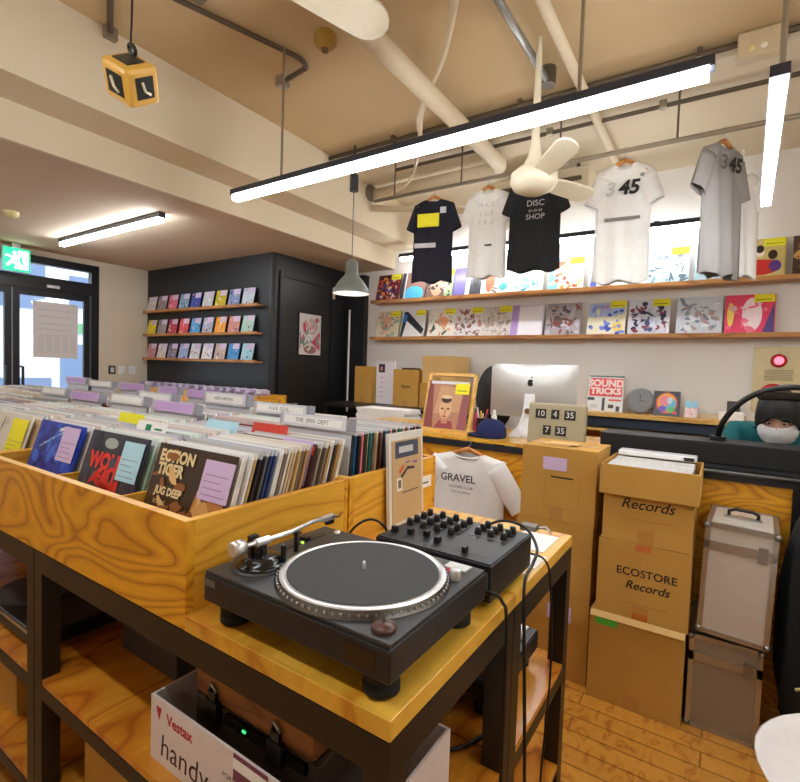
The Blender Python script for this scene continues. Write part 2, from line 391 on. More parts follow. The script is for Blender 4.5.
# ================================================================== CEILING FITTINGS
tag(MB().tube([(-1.52, .6, 3.05)] + [(-1.55, 3.62, 3.05)] + arc((-1.55, 3.62, 3.05), (-1.555, 3.73, 3.05), (-1.66, 3.73, 3.05), 6)[1:] + [(-2.855, 3.73, 3.05)], .055, M_pipe, 18).build('ceiling_pipe'), 'thick beige pipe with an elbow running under the ceiling', 'pipe')
tag(MB().tube([(-.76, 1.4, 3.1), (-.79, 4.0, 3.1), (-.8, 4.595, 3.1)], .028, M_pipe, 14).build('ceiling_pipe'), 'slim beige pipe crossing above the white shirt', 'pipe')
w = MB().tube([(-.95, 1.6, 3.12), (-.945, 2.9, 3.12)], .02, P((176, 176, 174), .3, .7, name='zinc'), 12); w.cyl((-.945, 2.88, 3.1), (-.945, 2.88, 3.2), .045, M_darkcon)
tag(w.build('ceiling_conduit'), 'bright metal conduit ending in a round junction box', 'conduit')
w = MB().tube([(-2.85, 3.12, 3.165), (1.3, 3.12, 3.165)], .016, M_darkcon, 8)
for x in (-2.2, -1.2, -.2, .6): w.box(x-.012, x+.012, 3.1, 3.15, 3.15, 3.2, M_darkcon)
tag(w.build('ceiling_conduit'), 'long dark conduit clipped along the step in the ceiling', 'conduit')
w = MB().tube([(-2.4, 3.45, 3.1), (1.3, 3.45, 3.1)], .014, M_darkcon, 8)
for x in (-1.1, -.4, .2): w.box(x-.02, x+.02, 3.43, 3.47, 3.085, 3.13, M_conduit)
tag(w.build('ceiling_conduit'), 'thin dark conduit under the ceiling between step and shirts', 'conduit')
w = MB().tube([(-2.5, 3.3, 2.81), (1.2, 3.3, 2.81)], .014, M_conduit, 10)
for x in (-2.3, -1.7, -.98, -.3, .3): w.cyl((x, 3.3, 2.81), (x, 3.3, 3.13), .006, M_darkcon, 8)
shirt_rail = tag(w.build('hanging_rail'), 'thin metal rail under the ceiling that carries the shirts', 'rail')
w = MB().tube([(-2.38, 2.05, 2.99), (-2.38, 2.07, 3.16)], .01, M_conduit)
pts = [(-2.42, 1.0, 3.17), (-2.12, 1.98, 3.17)] + arc((-2.12, 1.98, 3.17), (-2.09, 2.07, 3.17), (-2.14, 2.12, 3.17), 5)[1:] + [(-2.37, 2.15, 3.17)]
w = MB().tube(pts, .014, M_darkcon, 10); w.box(-2.4, -2.34, 2.12, 2.18, 3.14, 3.2, M_alu); w.box(-2.25, -2.2, 1.4, 1.5, 3.18, 3.2, M_conduit)
tag(w.build('ceiling_conduit'), 'bent conduit on the ceiling above the hanging toy cube', 'conduit')
w = MB().box(-2.96, -2.9, 1.1, 1.34, 3.0, 3.03, M_darkcon)
tag(MB().tube([(-2.845, 1.36, 3.17), (-2.3, 1.1, 3.17), (-2.0, .95, 3.17)], .016, M_darkcon, 10).box(-2.86, -2.82, 1.33, 1.39, 3.14, 3.2, M_conduit).build('ceiling_conduit'), 'short dark conduit stub at the ceiling edge above the toy', 'conduit')
# loose white cables and branch pipe
w = MB()
for k in range(3):
    w.tube(spline([(-1.1, 2.0+.02*k, 3.15), (-1.35, 2.35, 3.13-.02*k), (-1.75-.015*k, 2.8, 3.1), (-1.95, 3.1, 3.08), (-2.3, 3.5, 3.0), (-2.75, 3.68, 2.98)], 6), .012, M_pipe, 8)
tag(w.build('cable_bundle'), 'bundle of loose beige cables sagging across the ceiling', 'cable')
tag(MB().tube([(-2.855, 3.73, 2.93), (-2.2, 3.9, 2.87), (-1.9, 4.05, 2.85), (-1.85, 4.3, 2.85), (-1.85, 4.59, 2.85)], .03, M_pipe, 14).build('ceiling_pipe'), 'beige branch pipe leading to the wall behind the dark shirt', 'pipe')
tag(MB().lathe([(.075, 0), (.075, .02), (.05, .05), (.0, .05)], (-2.86, 3.7, 3.06), P((110, 96, 76), .6, name='grommet'), 20, Matrix.Rotation(PI/2, 3, 'Y')).build('pipe_collar'), 'dark round collar where the pipes enter the stepped wall', 'collar')
tag(MB().box(-1.75, -.95, 3.98, 4.25, 2.88, 3.05, M_beam).box(-1.7, -1.0, 3.94, 3.98, 2.94, 2.97, M_darkcon).box(-1.65, -1.62, 4.1, 4.12, 3.05, 3.13, M_darkcon).box(-1.08, -1.05, 4.1, 4.12, 3.05, 3.13, M_darkcon).build('air_duct', bevel=.01), 'flat beige air duct close under the ceiling behind the shirts', 'duct')
t = thing('smoke_detector', 'yellowed round smoke detector on the high ceiling', 'smoke detector', (-1.87, 1.99, 3.15))
dy = P((176, 140, 60), .5, name='yellowed_plastic')
MB().lathe([(.02, -.03), (.045, -.02), (.06, .0), (.062, .03), (.05, .05)], (-1.87, 1.99, 3.15), dy, 24).build('base', t, world=True)
MB().lathe([(0, 0), (.018, .004), (.02, .02)], (-1.87, 1.99, 3.1), P((120, 90, 40), .5, name='detector_dark'), 16).build('sensor', t, world=True)
t = thing('smoke_detector', 'small cream detector on the low ceiling over the entrance', 'smoke detector', (-4.7, 1.52, 2.52))
MB().lathe([(.02, -.02), (.035, -.012), (.05, 0), (.052, .03)], (-4.7, 1.52, 2.52), P((210, 196, 140), .5, name='cream_plastic'), 24).build('base', t, world=True)
t = thing('emergency_light', 'square beige emergency light box at the ceiling step', 'emergency light', (.06, 3.11, 3.1))
MB().box(-.03, .15, 3.07, 3.15, 3.06, 3.19, P((206, 186, 150), .6, name='beige_box')).build('housing', t, world=True, bevel=.008)
w = MB(); w.lathe([(0, .012), (.012, .008), (.016, 0)], (.03, 3.07, 3.1), P((230, 220, 160), .3, name='bulb_glass'), 12, Matrix.Rotation(PI/2, 3, 'X')); w.lathe([(0, .012), (.012, .008), (.016, 0)], (.08, 3.07, 3.1), P((240, 235, 225), .3, name='bulb_glass2'), 12, Matrix.Rotation(PI/2, 3, 'X')); w.build('lamp_head', t, world=True)
# ceiling fans
MFAN = P((226, 216, 190), .4, name='fan_cream')
def fan(label, hub, angs, bl, bw, rod_top, hr=.13, tilt=-22):
    t = thing('ceiling_fan', label, 'ceiling fan', hub)
    x, y, z = hub
    MB().lathe([(0, -.07), (hr*.5, -.066), (hr*.85, -.045), (hr, -.01), (hr*.98, .03), (hr*.7, .06), (hr*.3, .075), (.03, .09)], hub, MFAN, 36).build('motor_housing', t, world=True)
    MB().lathe([(.07, .06), (.04, .12), (.022, .22), (.014, rod_top-z)], hub, MFAN, 20).build('down_rod', t, world=True)
    for a in angs:
        a = R_(a); c, s_ = math.cos(a), math.sin(a)
        M = Matrix.Translation(hub) @ Matrix.Rotation(a, 4, 'Z') @ Matrix.Rotation(R_(tilt), 4, 'X')
        pts = [(hr*.7, -bw*.35, 0), (hr+bl*.2, -bw*.45, 0), (hr+bl*.8, -bw*.5, 0)] + [(hr+bl*.8+bl*.2*math.sin(q), -bw*.5*math.cos(q), 0) for q in [R_(20*i) for i in range(1, 9)]] + [(hr+bl*.8, bw*.5, 0), (hr+bl*.2, bw*.45, 0), (hr*.7, bw*.35, 0)]
        w = MB(); w.prism([M @ Vector(p) for p in pts], (0, 0, .012), MFAN); w.build('blade', t, world=True, bevel=.003)
    return t
fan('cream ceiling fan hanging in front of the black shirt', (-.905, 2.6, 2.455), (-50, 63), .33, .115, 3.2, .125)
fan('large cream ceiling fan partly out of view above the pipe', (-1.49, 1.05, 2.85), (72, 192, 312), .56, .165, 3.2, .15)

# hanging toy cube
_d = Vector((-1.735, .9, 0)).normalized(); CUBE_ROT = (Matrix.Rotation(R_(-12), 3, _d) @ Matrix.Rotation(R_(48), 3, Vector((0, 0, 1)).cross(-_d)) @ Matrix.Rotation(math.atan2(_d.y, _d.x)+R_(32), 3, 'Z')).to_euler()
t = thing('hanging_cube', 'yellow wooden cube with black square panels hanging on a cable', 'ornament', (-1.735, .9, 2.375), CUBE_ROT)
YW = P((220, 170, 70), .45, coat=.2, name='yellow_lacquer')
h = .062
MB().box(-h, h, -h, h, -h, h, YW).build('body', t, bevel=.016)
for ax in range(4):
    M = (Matrix.Rotation(PI/2*ax, 4, 'Z')); w = MB(); w.T = M
    w.box(-.034, .034, -h-.003, -h+.002, -.034, .034, P((30, 28, 26), .3, name='panel_black')); 
    pc = P((236, 226, 196), .4, name='panel_mark')
    w.tube([(-.012, -h-.005, .02), (-.004, -h-.005, -.01), (.016, -h-.005, -.022)], .005, pc, 6)
    w.build('panel', t)
w = MB(); w.box(-.034, .034, -.034, .034, h-.002, h+.003, P((30, 28, 26), .3, name='panel_black')); w.build('panel', t)
w = MB(); w.tube([(.015*math.cos(q), -h*.3, h*1.2+.015+.015*math.sin(q)) for q in [2*PI*i/16 for i in range(17)]], .006, M_blk, 8); w.build('ring', t)
w = MB(); w.tube(spline([(-1.74, .9, 2.47), (-1.75, .905, 2.53), (-1.735, .9, 2.62), (-1.74, .91, 3.2)], 6), .0035, M_blk, 8); w.build('cable', t, world=True)

# exit sign
t = thing('exit_sign', 'green emergency exit sign with running figure above the doors', 'exit sign', (-5.95, 1.97, 2.51))
GR = P((20, 170, 110), .4, emit=1.1, name='exit_green'); WHE = P((240, 255, 245), .4, emit=2.2, name='exit_white')
MB().box(-5.98, -5.93, 1.85, 2.08, 2.27, 2.5, P((200, 205, 200), .4, name='sign_body')).build('housing', t, world=True)
w = MB(); w.box(-5.93, -5.926, 1.853, 2.077, 2.273, 2.497, GR)
o_ = (-5.926, 1.853, 2.273)
w.art(o_, (0, 1, 0), (0, 0, 1), .224, .224, [('r', .55, .1, .92, .9, WHE), ('e', .42, .78, .07, .08, WHE), ('p', [(.3, .62), (.5, .68), (.55, .6), (.45, .4), (.58, .3), (.5, .1), (.42, .12), (.46, .27), (.32, .36), (.18, .18), (.1, .24), (.28, .46)], WHE), ('p', [(.6, .62), (.72, .7), (.7, .5), (.8, .2), (.66, .3), (.6, .4)], GR), ('r', .08, .6, .26, .67, WHE)])
w.build('sign_panel', t, world=True)
MB().box(-5.965, -5.945, 1.93, 2.0, 2.5, 2.55, M_alu).build('mount', t, world=True)
# notice on glass, switches
w = MB(); w.box(XL-.024, XL-.02, 2.17, 2.6, 1.42, 2.02, P((222, 220, 222), .8, name='notice_paper'))
for i, z in enumerate((1.93, 1.86, 1.78, 1.72)): w.art((XL-.02, 2.2, z), (0, 1, 0), (0, 0, 1), .37-.04*(i % 2), .012, [('r', 0, 0, 1, 1, (204, 201, 206))])
for i in range(5): w.art((XL-.02, 2.21+.078*i, 1.47), (0, 1, 0), (0, 0, 1), .06, .2, [('r', 0, 0, 1, 1, (213, 211, 214))])
tag(w.build('notice'), 'white paper notice taped inside the glass entrance door', 'notice')
for i, (y, s_) in enumerate(((2.96, 'dark framed wall switch next to the entrance'), (3.08, 'white wall socket beside the dark switch'), (3.2, 'white wall socket nearest the black wall'))):
    w = MB(); w.box(XL, XL+.012, y-.04, y+.04, 1.25, 1.35, P((70, 66, 60), .5, name='switch_dark') if i == 0 else M_white); w.box(XL+.012, XL+.018, y-.02, y+.02, 1.27, 1.33, M_white)
    tag(w.build('wall_switch', bevel=.003), s_.replace('nearest', 'close to'), 'switch')
# poster on black door
w = MB(); w.box(-3.795, -3.787, 3.73, 4.09, 1.53, 2.0, M_blk)
w.art((-3.787, 3.745, 1.545), (0, 1, 0), (0, 0, 1), .33, .44, [('r', 0, 0, 1, 1, (214, 206, 202)), ('e', .5, .7, .36, .2, (196, 170, 166)), ('p', [(.02, .55), (.45, .3), (.02, .15)], (110, 140, 130)), ('p', [(.55, .3), (.95, .6), (.95, .12)], (206, 60, 96)), ('e', .5, .68, .2, .12, (226, 212, 204)), ('e', .5, .13, .3, .1, (150, 110, 100)), ('n', 5, 14, [(196, 150, 150), (226, 220, 216), (130, 150, 140), (206, 60, 96)])])
tag(w.build('poster'), 'framed pale poster with red and green shapes on black door', 'poster')
tag(MB().box(-3.785, -3.775, 4.255, 4.29, 2.2, 2.33, P((214, 200, 176), .5, name='tag_cream')).build('door_plate'), 'small cream plate on the black door frame', 'plate')
# fire alarm panel
t = thing('fire_alarm_panel', 'beige fire alarm cabinet with red lamp on the white wall', 'fire alarm', (.36, 4.55, 1.2))
FB = P((222, 208, 164), .45, name='alarm_beige')
MB().box(.18, .56, 4.55, 4.6, 1.2, 1.68, FB).build('cabinet', t, world=True, bevel=.006)
RX = Matrix.Rotation(PI/2, 3, 'X')
w = MB(); w.lathe([(.05, 0), (.05, .015), (.035, .03)], (.33, 4.55, 1.575), P((190, 20, 40), .3, coat=.5, name='alarm_red'), 24, RX); w.lathe([(.03, .03), (.015, .045), (0, .048)], (.33, 4.55, 1.575), P((255, 90, 110), .3, emit=1.2, name='alarm_lamp'), 20, RX); w.build('lamp', t, world=True)
w = MB(); w.lathe([(.085, 0), (.085, .012), (.05, .02), (.0, .02)], (.31, 4.55, 1.32), P((196, 40, 44), .4, name='alarm_bell'), 28, RX); w.build('push_button', t, world=True)
w = MB()
for i in range(7): w.box(.25, .42, 4.546, 4.551, 1.43+.012*i, 1.436+.012*i, P((170, 156, 120), .6, name='grille'))
w.box(.5, .54, 4.547, 4.551, 1.64, 1.66, P((80, 190, 190), .5, name='teal_sticker')); w.build('speaker_grille', t, world=True)

# ================================================================== WALL SHELVES AND DISPLAYED RECORDS
def shelf(label, z, x0=-3.38, x1=.6, y0=4.45):
    t = thing('wall_shelf', label, 'shelf', ((x0+x1)/2, 4.5, z-.03))
    MB().box(x0, x1, y0, 4.6, z-.022, z, M_oak).build('board', t, world=True)
    MB().box(x0, x1, y0-.012, y0, z-.022, z+.012, M_oak).build('lip', t, world=True)
shelf('upper wooden picture shelf of records on the white wall', 2.175); shelf('lower wooden picture shelf of records on the white wall', 1.765)
w_ = (236, 236, 238)
ST = ('r', .58, .82, .95, .99, M_yel)
def sticker(x0=.6, y0=.82, x1=.95, y1=1.0): return (x0, y0, x1, y1)
low = [  # x0, x1, name words, bg, spec, yellow tag?
 (-3.34, 'record with a pale face drawing, at the end by the black panel', (216, 204, 176), [('n', 1, 16, [(196, 150, 110), (150, 170, 150), (226, 190, 170), (120, 150, 150)]), ('e', .42, .5, .22, .32, (222, 170, 140)), ('e', .42, .45, .06, .08, (180, 100, 90))], 1),
 (-3.01, 'white record with a thick black and blue diagonal', (232, 234, 236), [('p', [(.02, 0), (.12, 0), (.22, .62), (.9, .12), (.98, .3), (.22, .95), (.08, .95)], (26, 28, 36)), ('p', [(.04, .55), (.2, .55), (.24, .85), (.08, .85)], (30, 110, 190))], 1),
 (-2.66, 'white record with a small orange and green figure', (232, 226, 216), [('n', 3, 8, [(226, 160, 120), (200, 190, 180), (90, 110, 80)]), ('e', .55, .55, .22, .16, (226, 150, 110)), ('p', [(.1, .1), (.3, .3), (.2, .5)], (60, 80, 50))], 1),
 (-2.345, 'pale record with several pink brush marks', (224, 220, 220), [('n', 4, 22, [(190, 130, 120), (150, 90, 80), (210, 190, 190), (110, 90, 90)])], 1),
 (-2.04, 'grey record crowded with faint sketched heads', (216, 210, 204), [('n', 6, 26, [(190, 170, 160), (160, 140, 130), (200, 190, 184)]), ('t', 'Zu', .6, .78, .2, (80, 70, 70))], 1),
 (-1.73, 'record with a lilac side band and white panel', (222, 214, 232), [('r', 0, 0, .22, 1, (180, 150, 214)), ('r', .25, .05, .95, .95, (236, 234, 240))], 0),
 (-1.415, 'record showing a grey and red crumpled landscape', (170, 160, 166), [('n', 8, 22, [(120, 100, 100), (150, 80, 70), (190, 186, 196), (90, 90, 110)]), ('e', .5, .4, .3, .14, (130, 70, 56))], 0),
 (-1.08, 'cream record with blue patches and lettering on top', (236, 230, 204), [('r', .02, .55, .95, .95, (170, 190, 232)), ('n', 9, 12, [(60, 90, 190), (236, 226, 190), (120, 140, 220)]), ('t', 'LIVE', .4, .82, .16, (210, 40, 40)), ('e', .8, .25, .14, .14, (240, 210, 120))], 1),
 (-.72, 'white record with blue and maroon figures', (214, 216, 228), [('n', 10, 26, [(70, 80, 130), (140, 60, 80), (190, 194, 214), (40, 44, 80)])], 1),
 (-.355, 'record with a hazy grey city view', (206, 212, 222), [('n', 11, 24, [(150, 164, 180), (120, 134, 150), (226, 230, 236), (180, 150, 150)])], 0),
 (-.0, 'bright pink record streaked with white and violet', (238, 70, 110), [('n', 12, 10, [(250, 200, 214), (246, 120, 150)]), ('e', .55, .5, .2, .42, (250, 226, 232)), ('p', [(.75, .02), (.98, .02), (.98, .8)], (90, 70, 140)), ('e', .12, .5, .07, .3, (240, 210, 90))], 1)]
# one more record of the lower row lies between the landscape ones and the pink one
xs_low = [-3.34, -3.01, -2.655, -2.345, -2.045, -1.735, -1.40, -1.03, -.70, -.345, -.02]
up = [
 (-3.35, 'dark red record with a colourful crowded picture', (110, 30, 40), [('n', 21, 30, [(230, 150, 40), (60, 60, 150), (220, 210, 190), (40, 20, 30), (200, 60, 50)])], 1),
 (-3.02, 'brown and sky blue record behind the navy shirt', (150, 110, 100), [('e', .55, .2, .4, .3, (80, 180, 226)), ('r', 0, 0, .14, 1, (60, 60, 70)), ('r', .14, 0, .2, 1, (220, 220, 220))], 0),
 (-2.69, 'record with a brown portrait and green edge', (120, 90, 80), [('e', .4, .5, .26, .42, (206, 150, 120)), ('r', .7, .0, 1, 1, (150, 176, 120)), ('n', 22, 8, [(40, 40, 40), (230, 220, 210)])], 1),
 (-2.37, 'black and violet record with a white strip', (60, 60, 70), [('r', 0, .0, .45, 1, (104, 90, 160)), ('r', .45, 0, .6, 1, (226, 226, 230)), ('e', .8, .6, .12, .3, (30, 30, 34))], 0),
 (-2.06, 'white record with orange bird and teal spots', (232, 232, 230), [('e', .3, .45, .16, .36, (236, 96, 50)), ('e', .75, .25, .14, .12, (60, 160, 160)), ('n', 23, 8, [(120, 110, 104), (230, 170, 130)])], 0),
 (-1.75, 'white record with turquoise streaks beneath the black shirt', (230, 234, 234), [('n', 24, 18, [(120, 200, 200), (190, 196, 200), (60, 150, 160), (226, 230, 230)])], 0),
 (-1.39, 'white record with a red and brown round picture', (226, 224, 218), [('r', 0, 0, .28, 1, (110, 196, 224)), ('n', 25, 18, [(220, 140, 60), (190, 80, 40), (236, 200, 150)]), ('t', 'SUN', .55, .86, .14, (190, 40, 30))], 1),
 (-1.03, 'white record with a blue pointed stripe', (232, 232, 236), [('p', [(.02, 0), (.22, 0), (.1, .9)], (66, 80, 170))], 0),
 (-.585, 'pale blue record with small grey figures', (176, 206, 216), [('n', 26, 18, [(120, 150, 160), (210, 226, 230), (80, 100, 110)])], 1),
 (-.24, 'record with a grey cloud on blue green', (150, 176, 186), [('e', .4, .65, .22, .14, (226, 230, 232)), ('n', 27, 12, [(110, 130, 140), (190, 206, 210)])], 0),
 (.02, 'record with a group in red and blue on yellow ground', (190, 160, 70), [('r', .03, .03, .97, .97, (206, 186, 116)), ('e', .5, .28, .4, .2, (196, 40, 36)), ('e', .2, .3, .14, .16, (40, 60, 150)), ('e', .8, .3, .12, .14, (90, 50, 130)), ('e', .25, .6, .09, .12, (40, 26, 24)), ('e', .5, .66, .09, .12, (240, 226, 216)), ('e', .75, .58, .09, .12, (50, 30, 26)), ('e', .5, .74, .08, .1, (30, 20, 20))], 1),
 (.37, 'dark brown record with many small gold figures', (76, 50, 36), [('n', 28, 30, [(206, 160, 90), (140, 90, 50), (230, 210, 170), (50, 30, 24)])], 0)]
def disp_record(x, z, label, bg, spec, tagd, wdt=.31, yb=4.57):
    lean = R_(14); t = thing('display_record', label, 'record', (x+wdt/2, yb-.315*math.sin(lean)-.006, z+.001), (-lean, 0, 0), 'records displayed on the white wall shelves')
    w = MB(); w.box(-wdt/2, wdt/2, 0, .004, 0, .315, P(bg, .3, coat=.4, name='cover_base'))
    w.art((-wdt/2, 0, 0), (1, 0, 0), (0, 0, 1), wdt, .315, spec); w.build('cover', t)
    if tagd: MB().box(wdt/2-.13, wdt/2-.005, -.0065, -.0045, .25, .312, M_yel).box(wdt/2-.12, wdt/2-.02, -.0069, -.0066, .268, .272, M_ink).build('price_tag', t)
for x, (a, l, bg, sp, tg) in zip(xs_low, low): disp_record(x, 1.766, l, bg, sp, tg)
for a, l, bg, sp, tg in up: disp_record(a, 2.176, l, bg, sp, tg)

# singles on the black wall
for i, (z, s_) in enumerate(((2.03, 'top'), (1.745, 'middle'), (1.455, 'bottom'))):
    t = thing('wall_shelf', s_+' of the three narrow wooden ledges on black wall', 'shelf', (-5.05, 3.35, z-.02))
    MB().box(-6.05, -3.94, 3.31, 3.39, z-.018, z, M_oak).build('board', t, world=True)
    MB().box(-6.05, -3.94, 3.3, 3.31, z-.018, z+.01, M_oak).build('lip', t, world=True)
cols = [['D8C8C8', '8A8088', 'E0708A', '7AA0B8', '3A50A8', 'D0D4D8', 'D0C030', '8098C8', 'C8D8E8'],
        ['E8D020', '989098', 'C02848', 'E05058', '5AA8E0', 'B0B0C8', 'F0A020', 'D89088', 'A8D0C8'],
        ['C88890', 'D8D0D0', '807890', 'A0B0D8', 'D8D8E0', 'E8E4EC', 'C8B0A8', '4898D8', 'A8D8E8']]
cn = [['cream', 'grey and black', 'pink', 'blue and yellow', 'navy and orange', 'white and navy', 'yellow edged', 'blue and lime', 'pale blue'],
      ['bright yellow', 'plain grey', 'crimson', 'red and white', 'sky blue', 'dark and white', 'orange', 'salmon', 'mint and black'],
      ['rose', 'white and black', 'violet grey', 'periwinkle', 'silver', 'white', 'tan', 'strong blue', 'aqua']]
random.seed(3)
for r_, z in enumerate((2.03, 1.745, 1.455)):
    for c_ in range(9):
        x = -5.93 + c_*.225; bg = tuple(int(cols[r_][c_][k:k+2], 16) for k in (0, 2, 4))
        t = thing('single_record', cn[r_][c_]+' seven-inch single on the '+('top', 'middle', 'bottom')[r_]+' ledge of black wall', 'record', (x, 3.33, z+.001), (R_(-12), 0, 0), 'seven-inch singles on the black wall')
        w = MB(); w.box(-.09, .09, 0, .004, 0, .185, P(bg, .35, coat=.3, name='cover_base'))
        w.art((-.09, 0, 0), (1, 0, 0), (0, 0, 1), .18, .185, [('n', r_*20+c_, 6, [(236, 232, 230), (60, 60, 80), tuple(min(255, v+30) for v in bg), tuple(int(v*.6) for v in bg), (220, 160, 90)])]); w.build('cover', t)
        MB().box(-.02, .085, -.003, -.001, .125, .183, P((214, 196, 224), .6, name='tag_lilac')).build('price_tag', t)

# ================================================================== DISPLAY TABLES (steel frames)
def steel_table(label, x0, x1, y0, y1, top=None, low_shelf=True):
    t = thing('display_table', label, 'table', ((x0+x1)/2, (y0+y1)/2, 0), group='steel framed display tables')
    L = .048
    for x in (x0, x1-L):
        for y in (y0, y1-L): MB().box(x, x+L, y, y+L, 0, .865, M_steel).build('leg', t, world=True)
    for z0, z1 in ((.805, .865), (.435, .475)):
        w = MB(); w.box(x0+L, x1-L, y0, y0+L*.8, z0, z1, M_steel); w.box(x0+L, x1-L, y1-L*.8, y1, z0, z1, M_steel)
        w.box(x0, x0+L*.8, y0+L, y1-L, z0, z1, M_steel); w.box(x1-L*.8, x1, y0+L, y1-L, z0, z1, M_steel); w.build('rail', t, world=True)
    MB().box(x0+.003, x1-.003, y0+.003, y1-.003, .4755, .49, M_shelf).build('shelf', t, world=True) if 0 else None
    w = MB(); w.box(x0+L, x1-L, y0+.002, y1-.002, .476, .494, M_shelf); w.box(x0+.001, x0+L, y0+L, y1-L, .476, .494, M_shelf); w.box(x1-L, x1-.001, y0+L, y1-L, .476, .494, M_shelf); w.build('shelf', t, world=True)
    w = MB(); w.box(x0+L, x1-L, y0, y0+.03, .1, .14, M_steel); w.box(x0+L, x1-L, y1-.03, y1, .1, .14, M_steel); w.build('rail', t, world=True)
    w = MB(); w.box(x0+L, x1-L, y0+.002, y1-.002, .141, .16, M_shelf); w.box(x0+.001, x0+L, y0+L, y1-L, .141, .16, M_shelf); w.box(x1-L, x1-.001, y0+L, y1-L, .141, .16, M_shelf); w.build('shelf', t, world=True)
    if top: MB().box(*top, .866, .9, M_top).build('tabletop', t, world=True, bevel=.002)
XA, XB, XC_, XD = -.383, -1.635, -1.64, -3.2
steel_table('black steel table carrying the turntable and first bins', XB, XA, .583, 1.098, (-.9, XA, .583, 1.099))
steel_table('black steel table carrying the mixer behind the turntable table', XB, XA, 1.102, 1.62, (-.9, XA, 1.101, 1.62))
steel_table('black steel table under the bin with the blue album', XD, XC_, .583, 1.098)
steel_table('black steel table behind the one with the blue album bin', XD, XC_, 1.102, 1.62)
steel_table('black steel table farther along the front bin row', -4.77, -3.205, .583, 1.098)
steel_table('black steel table farther along the rear bin row', -4.77, -3.205, 1.102, 1.62)

# ================================================================== RECORD BINS
SW = .372
def record_bin(label, x1, y0, y1, n, z0=.868, z1=1.095):
    x0 = x1 - SW*n - .02; t = thing('record_bin', label, 'record bin', ((x0+x1)/2, (y0+y1)/2, z0), group='plywood record bins')
    MB().box(x0, x1, y0, y0+.02, z0, z1-.0008, M_ply).box(x0, x1, y0, y0+.02, z1-.0007, z1, M_pine).build('front_panel', t, world=True)
    MB().box(x0, x1, y1-.016, y1, z0, z1, M_ply).build('back_panel', t, world=True, bevel=.0015)
    for x in (x0, x1-.02): MB().box(x, x+.02, y0+.02, y1-.016, z0, z1, M_plyside).build('side_panel', t, world=True, bevel=.0015)
    MB().box(x0+.02, x1-.02, y0+.02, y1-.016, z0, z0+.03, M_ply).build('bottom_panel', t, world=True)
    for i in range(1, n):
        x = x1 - .01 - SW*i; MB().box(x-.006, x+.006, y0+.021, y1-.017, z0+.03, z1-.025, M_plyside).build('divider', t, world=True)
    return t
B1 = -.898
record_bin('plywood record bin beside the turntable with the brown album in front', B1, .583, 1.10, 3)
record_bin('plywood record bin behind the one beside the turntable', B1, 1.106, 1.62, 3)
bw = SW*3+.024
record_bin('plywood record bin of the front row, second along from turntable', B1-bw, .583, 1.10, 3)
record_bin('plywood record bin of the rear row, second along from mixer', B1-bw, 1.106, 1.62, 3)
record_bin('third plywood bin along the front row from the turntable', B1-2*bw, .583, 1.10, 3)
record_bin('third plywood bin along the rear row from the mixer', B1-2*bw, 1.106, 1.62, 3)

# sleeves
edge_cols = [(196, 160, 104), (206, 178, 130), (230, 226, 218), (60, 52, 50), (222, 214, 200), (176, 132, 78), (40, 60, 110), (90, 84, 82), (150, 60, 56), (214, 186, 150), (122, 104, 88), (110, 90, 140), (30, 30, 34), (236, 232, 224)]
teal_cols = [(20, 30, 44), (30, 90, 130), (20, 24, 30), (220, 110, 120), (26, 28, 34), (24, 30, 30), (200, 176, 120), (30, 110, 110), (60, 56, 50), (196, 170, 130), (50, 50, 54), (120, 60, 60), (210, 200, 186)]
def sleeve_mesh(col, th, strip=.012):
    w = MB(); jk = P(col, .45, coat=.2, name='jacket'); top = P(tuple(min(255, int(v*.25+185)) for v in col), .3, coat=.3, name='sleeve_top')
    w.box(-.157, .157, -th/2, th/2, 0, .313-strip, jk); w.box(-.157, .157, -th/2, th/2, .313-strip, .316, top)
    o = w.build('_p', loc=(0, 0, 0)); me = o.data; bpy.data.objects.remove(o); me.name = 'record'; return me
PM = [sleeve_mesh(c, t_) for c in edge_cols for t_ in (.0065,)]
PT = [sleeve_mesh(c, .008, .004) for c in teal_cols]
PS = [sleeve_mesh(tuple(int(random.uniform(190, 240)) for _ in range(3)), .0065, .03) for _ in range(4)] 
ORD = 'first second third fourth fifth sixth seventh eighth ninth tenth eleventh twelfth thirteenth fourteenth fifteenth sixteenth seventeenth eighteenth nineteenth twentieth twenty-first twenty-second twenty-third twenty-fourth twenty-fifth twenty-sixth twenty-seventh twenty-eighth twenty-ninth thirtieth thirty-first thirty-second'.split()
EN = ['tan', 'beige', 'off-white', 'dark', 'cream', 'brown', 'blue', 'grey', 'dull red', 'sand', 'taupe', 'purple', 'black', 'ivory']
TN = ['black', 'blue', 'black', 'pink', 'black', 'black', 'buff', 'teal', 'grey', 'tan', 'dark grey', 'maroon', 'pale']
def cname(me):
    if me in PM: return EN[PM.index(me)]
    if me in PT: return TN[PT.index(me)]
    return 'pale'
def fill(xc, ya, n, pitch, lean, label, group, meshes, jit=.006, z=.9):
    for i in range(n):
        me = random.choice(meshes) if meshes is not PT else PT[i % len(PT)]
        o = bpy.data.objects.new('record', me); COL.objects.link(o)
        o.location = (xc+random.uniform(-jit, jit), ya+i*pitch, z+random.uniform(0, .004)); o.rotation_euler = (R_(-lean), 0, 0)
        tag(o, cname(me)+' record, '+ORD[i]+' '+label, 'record', group)
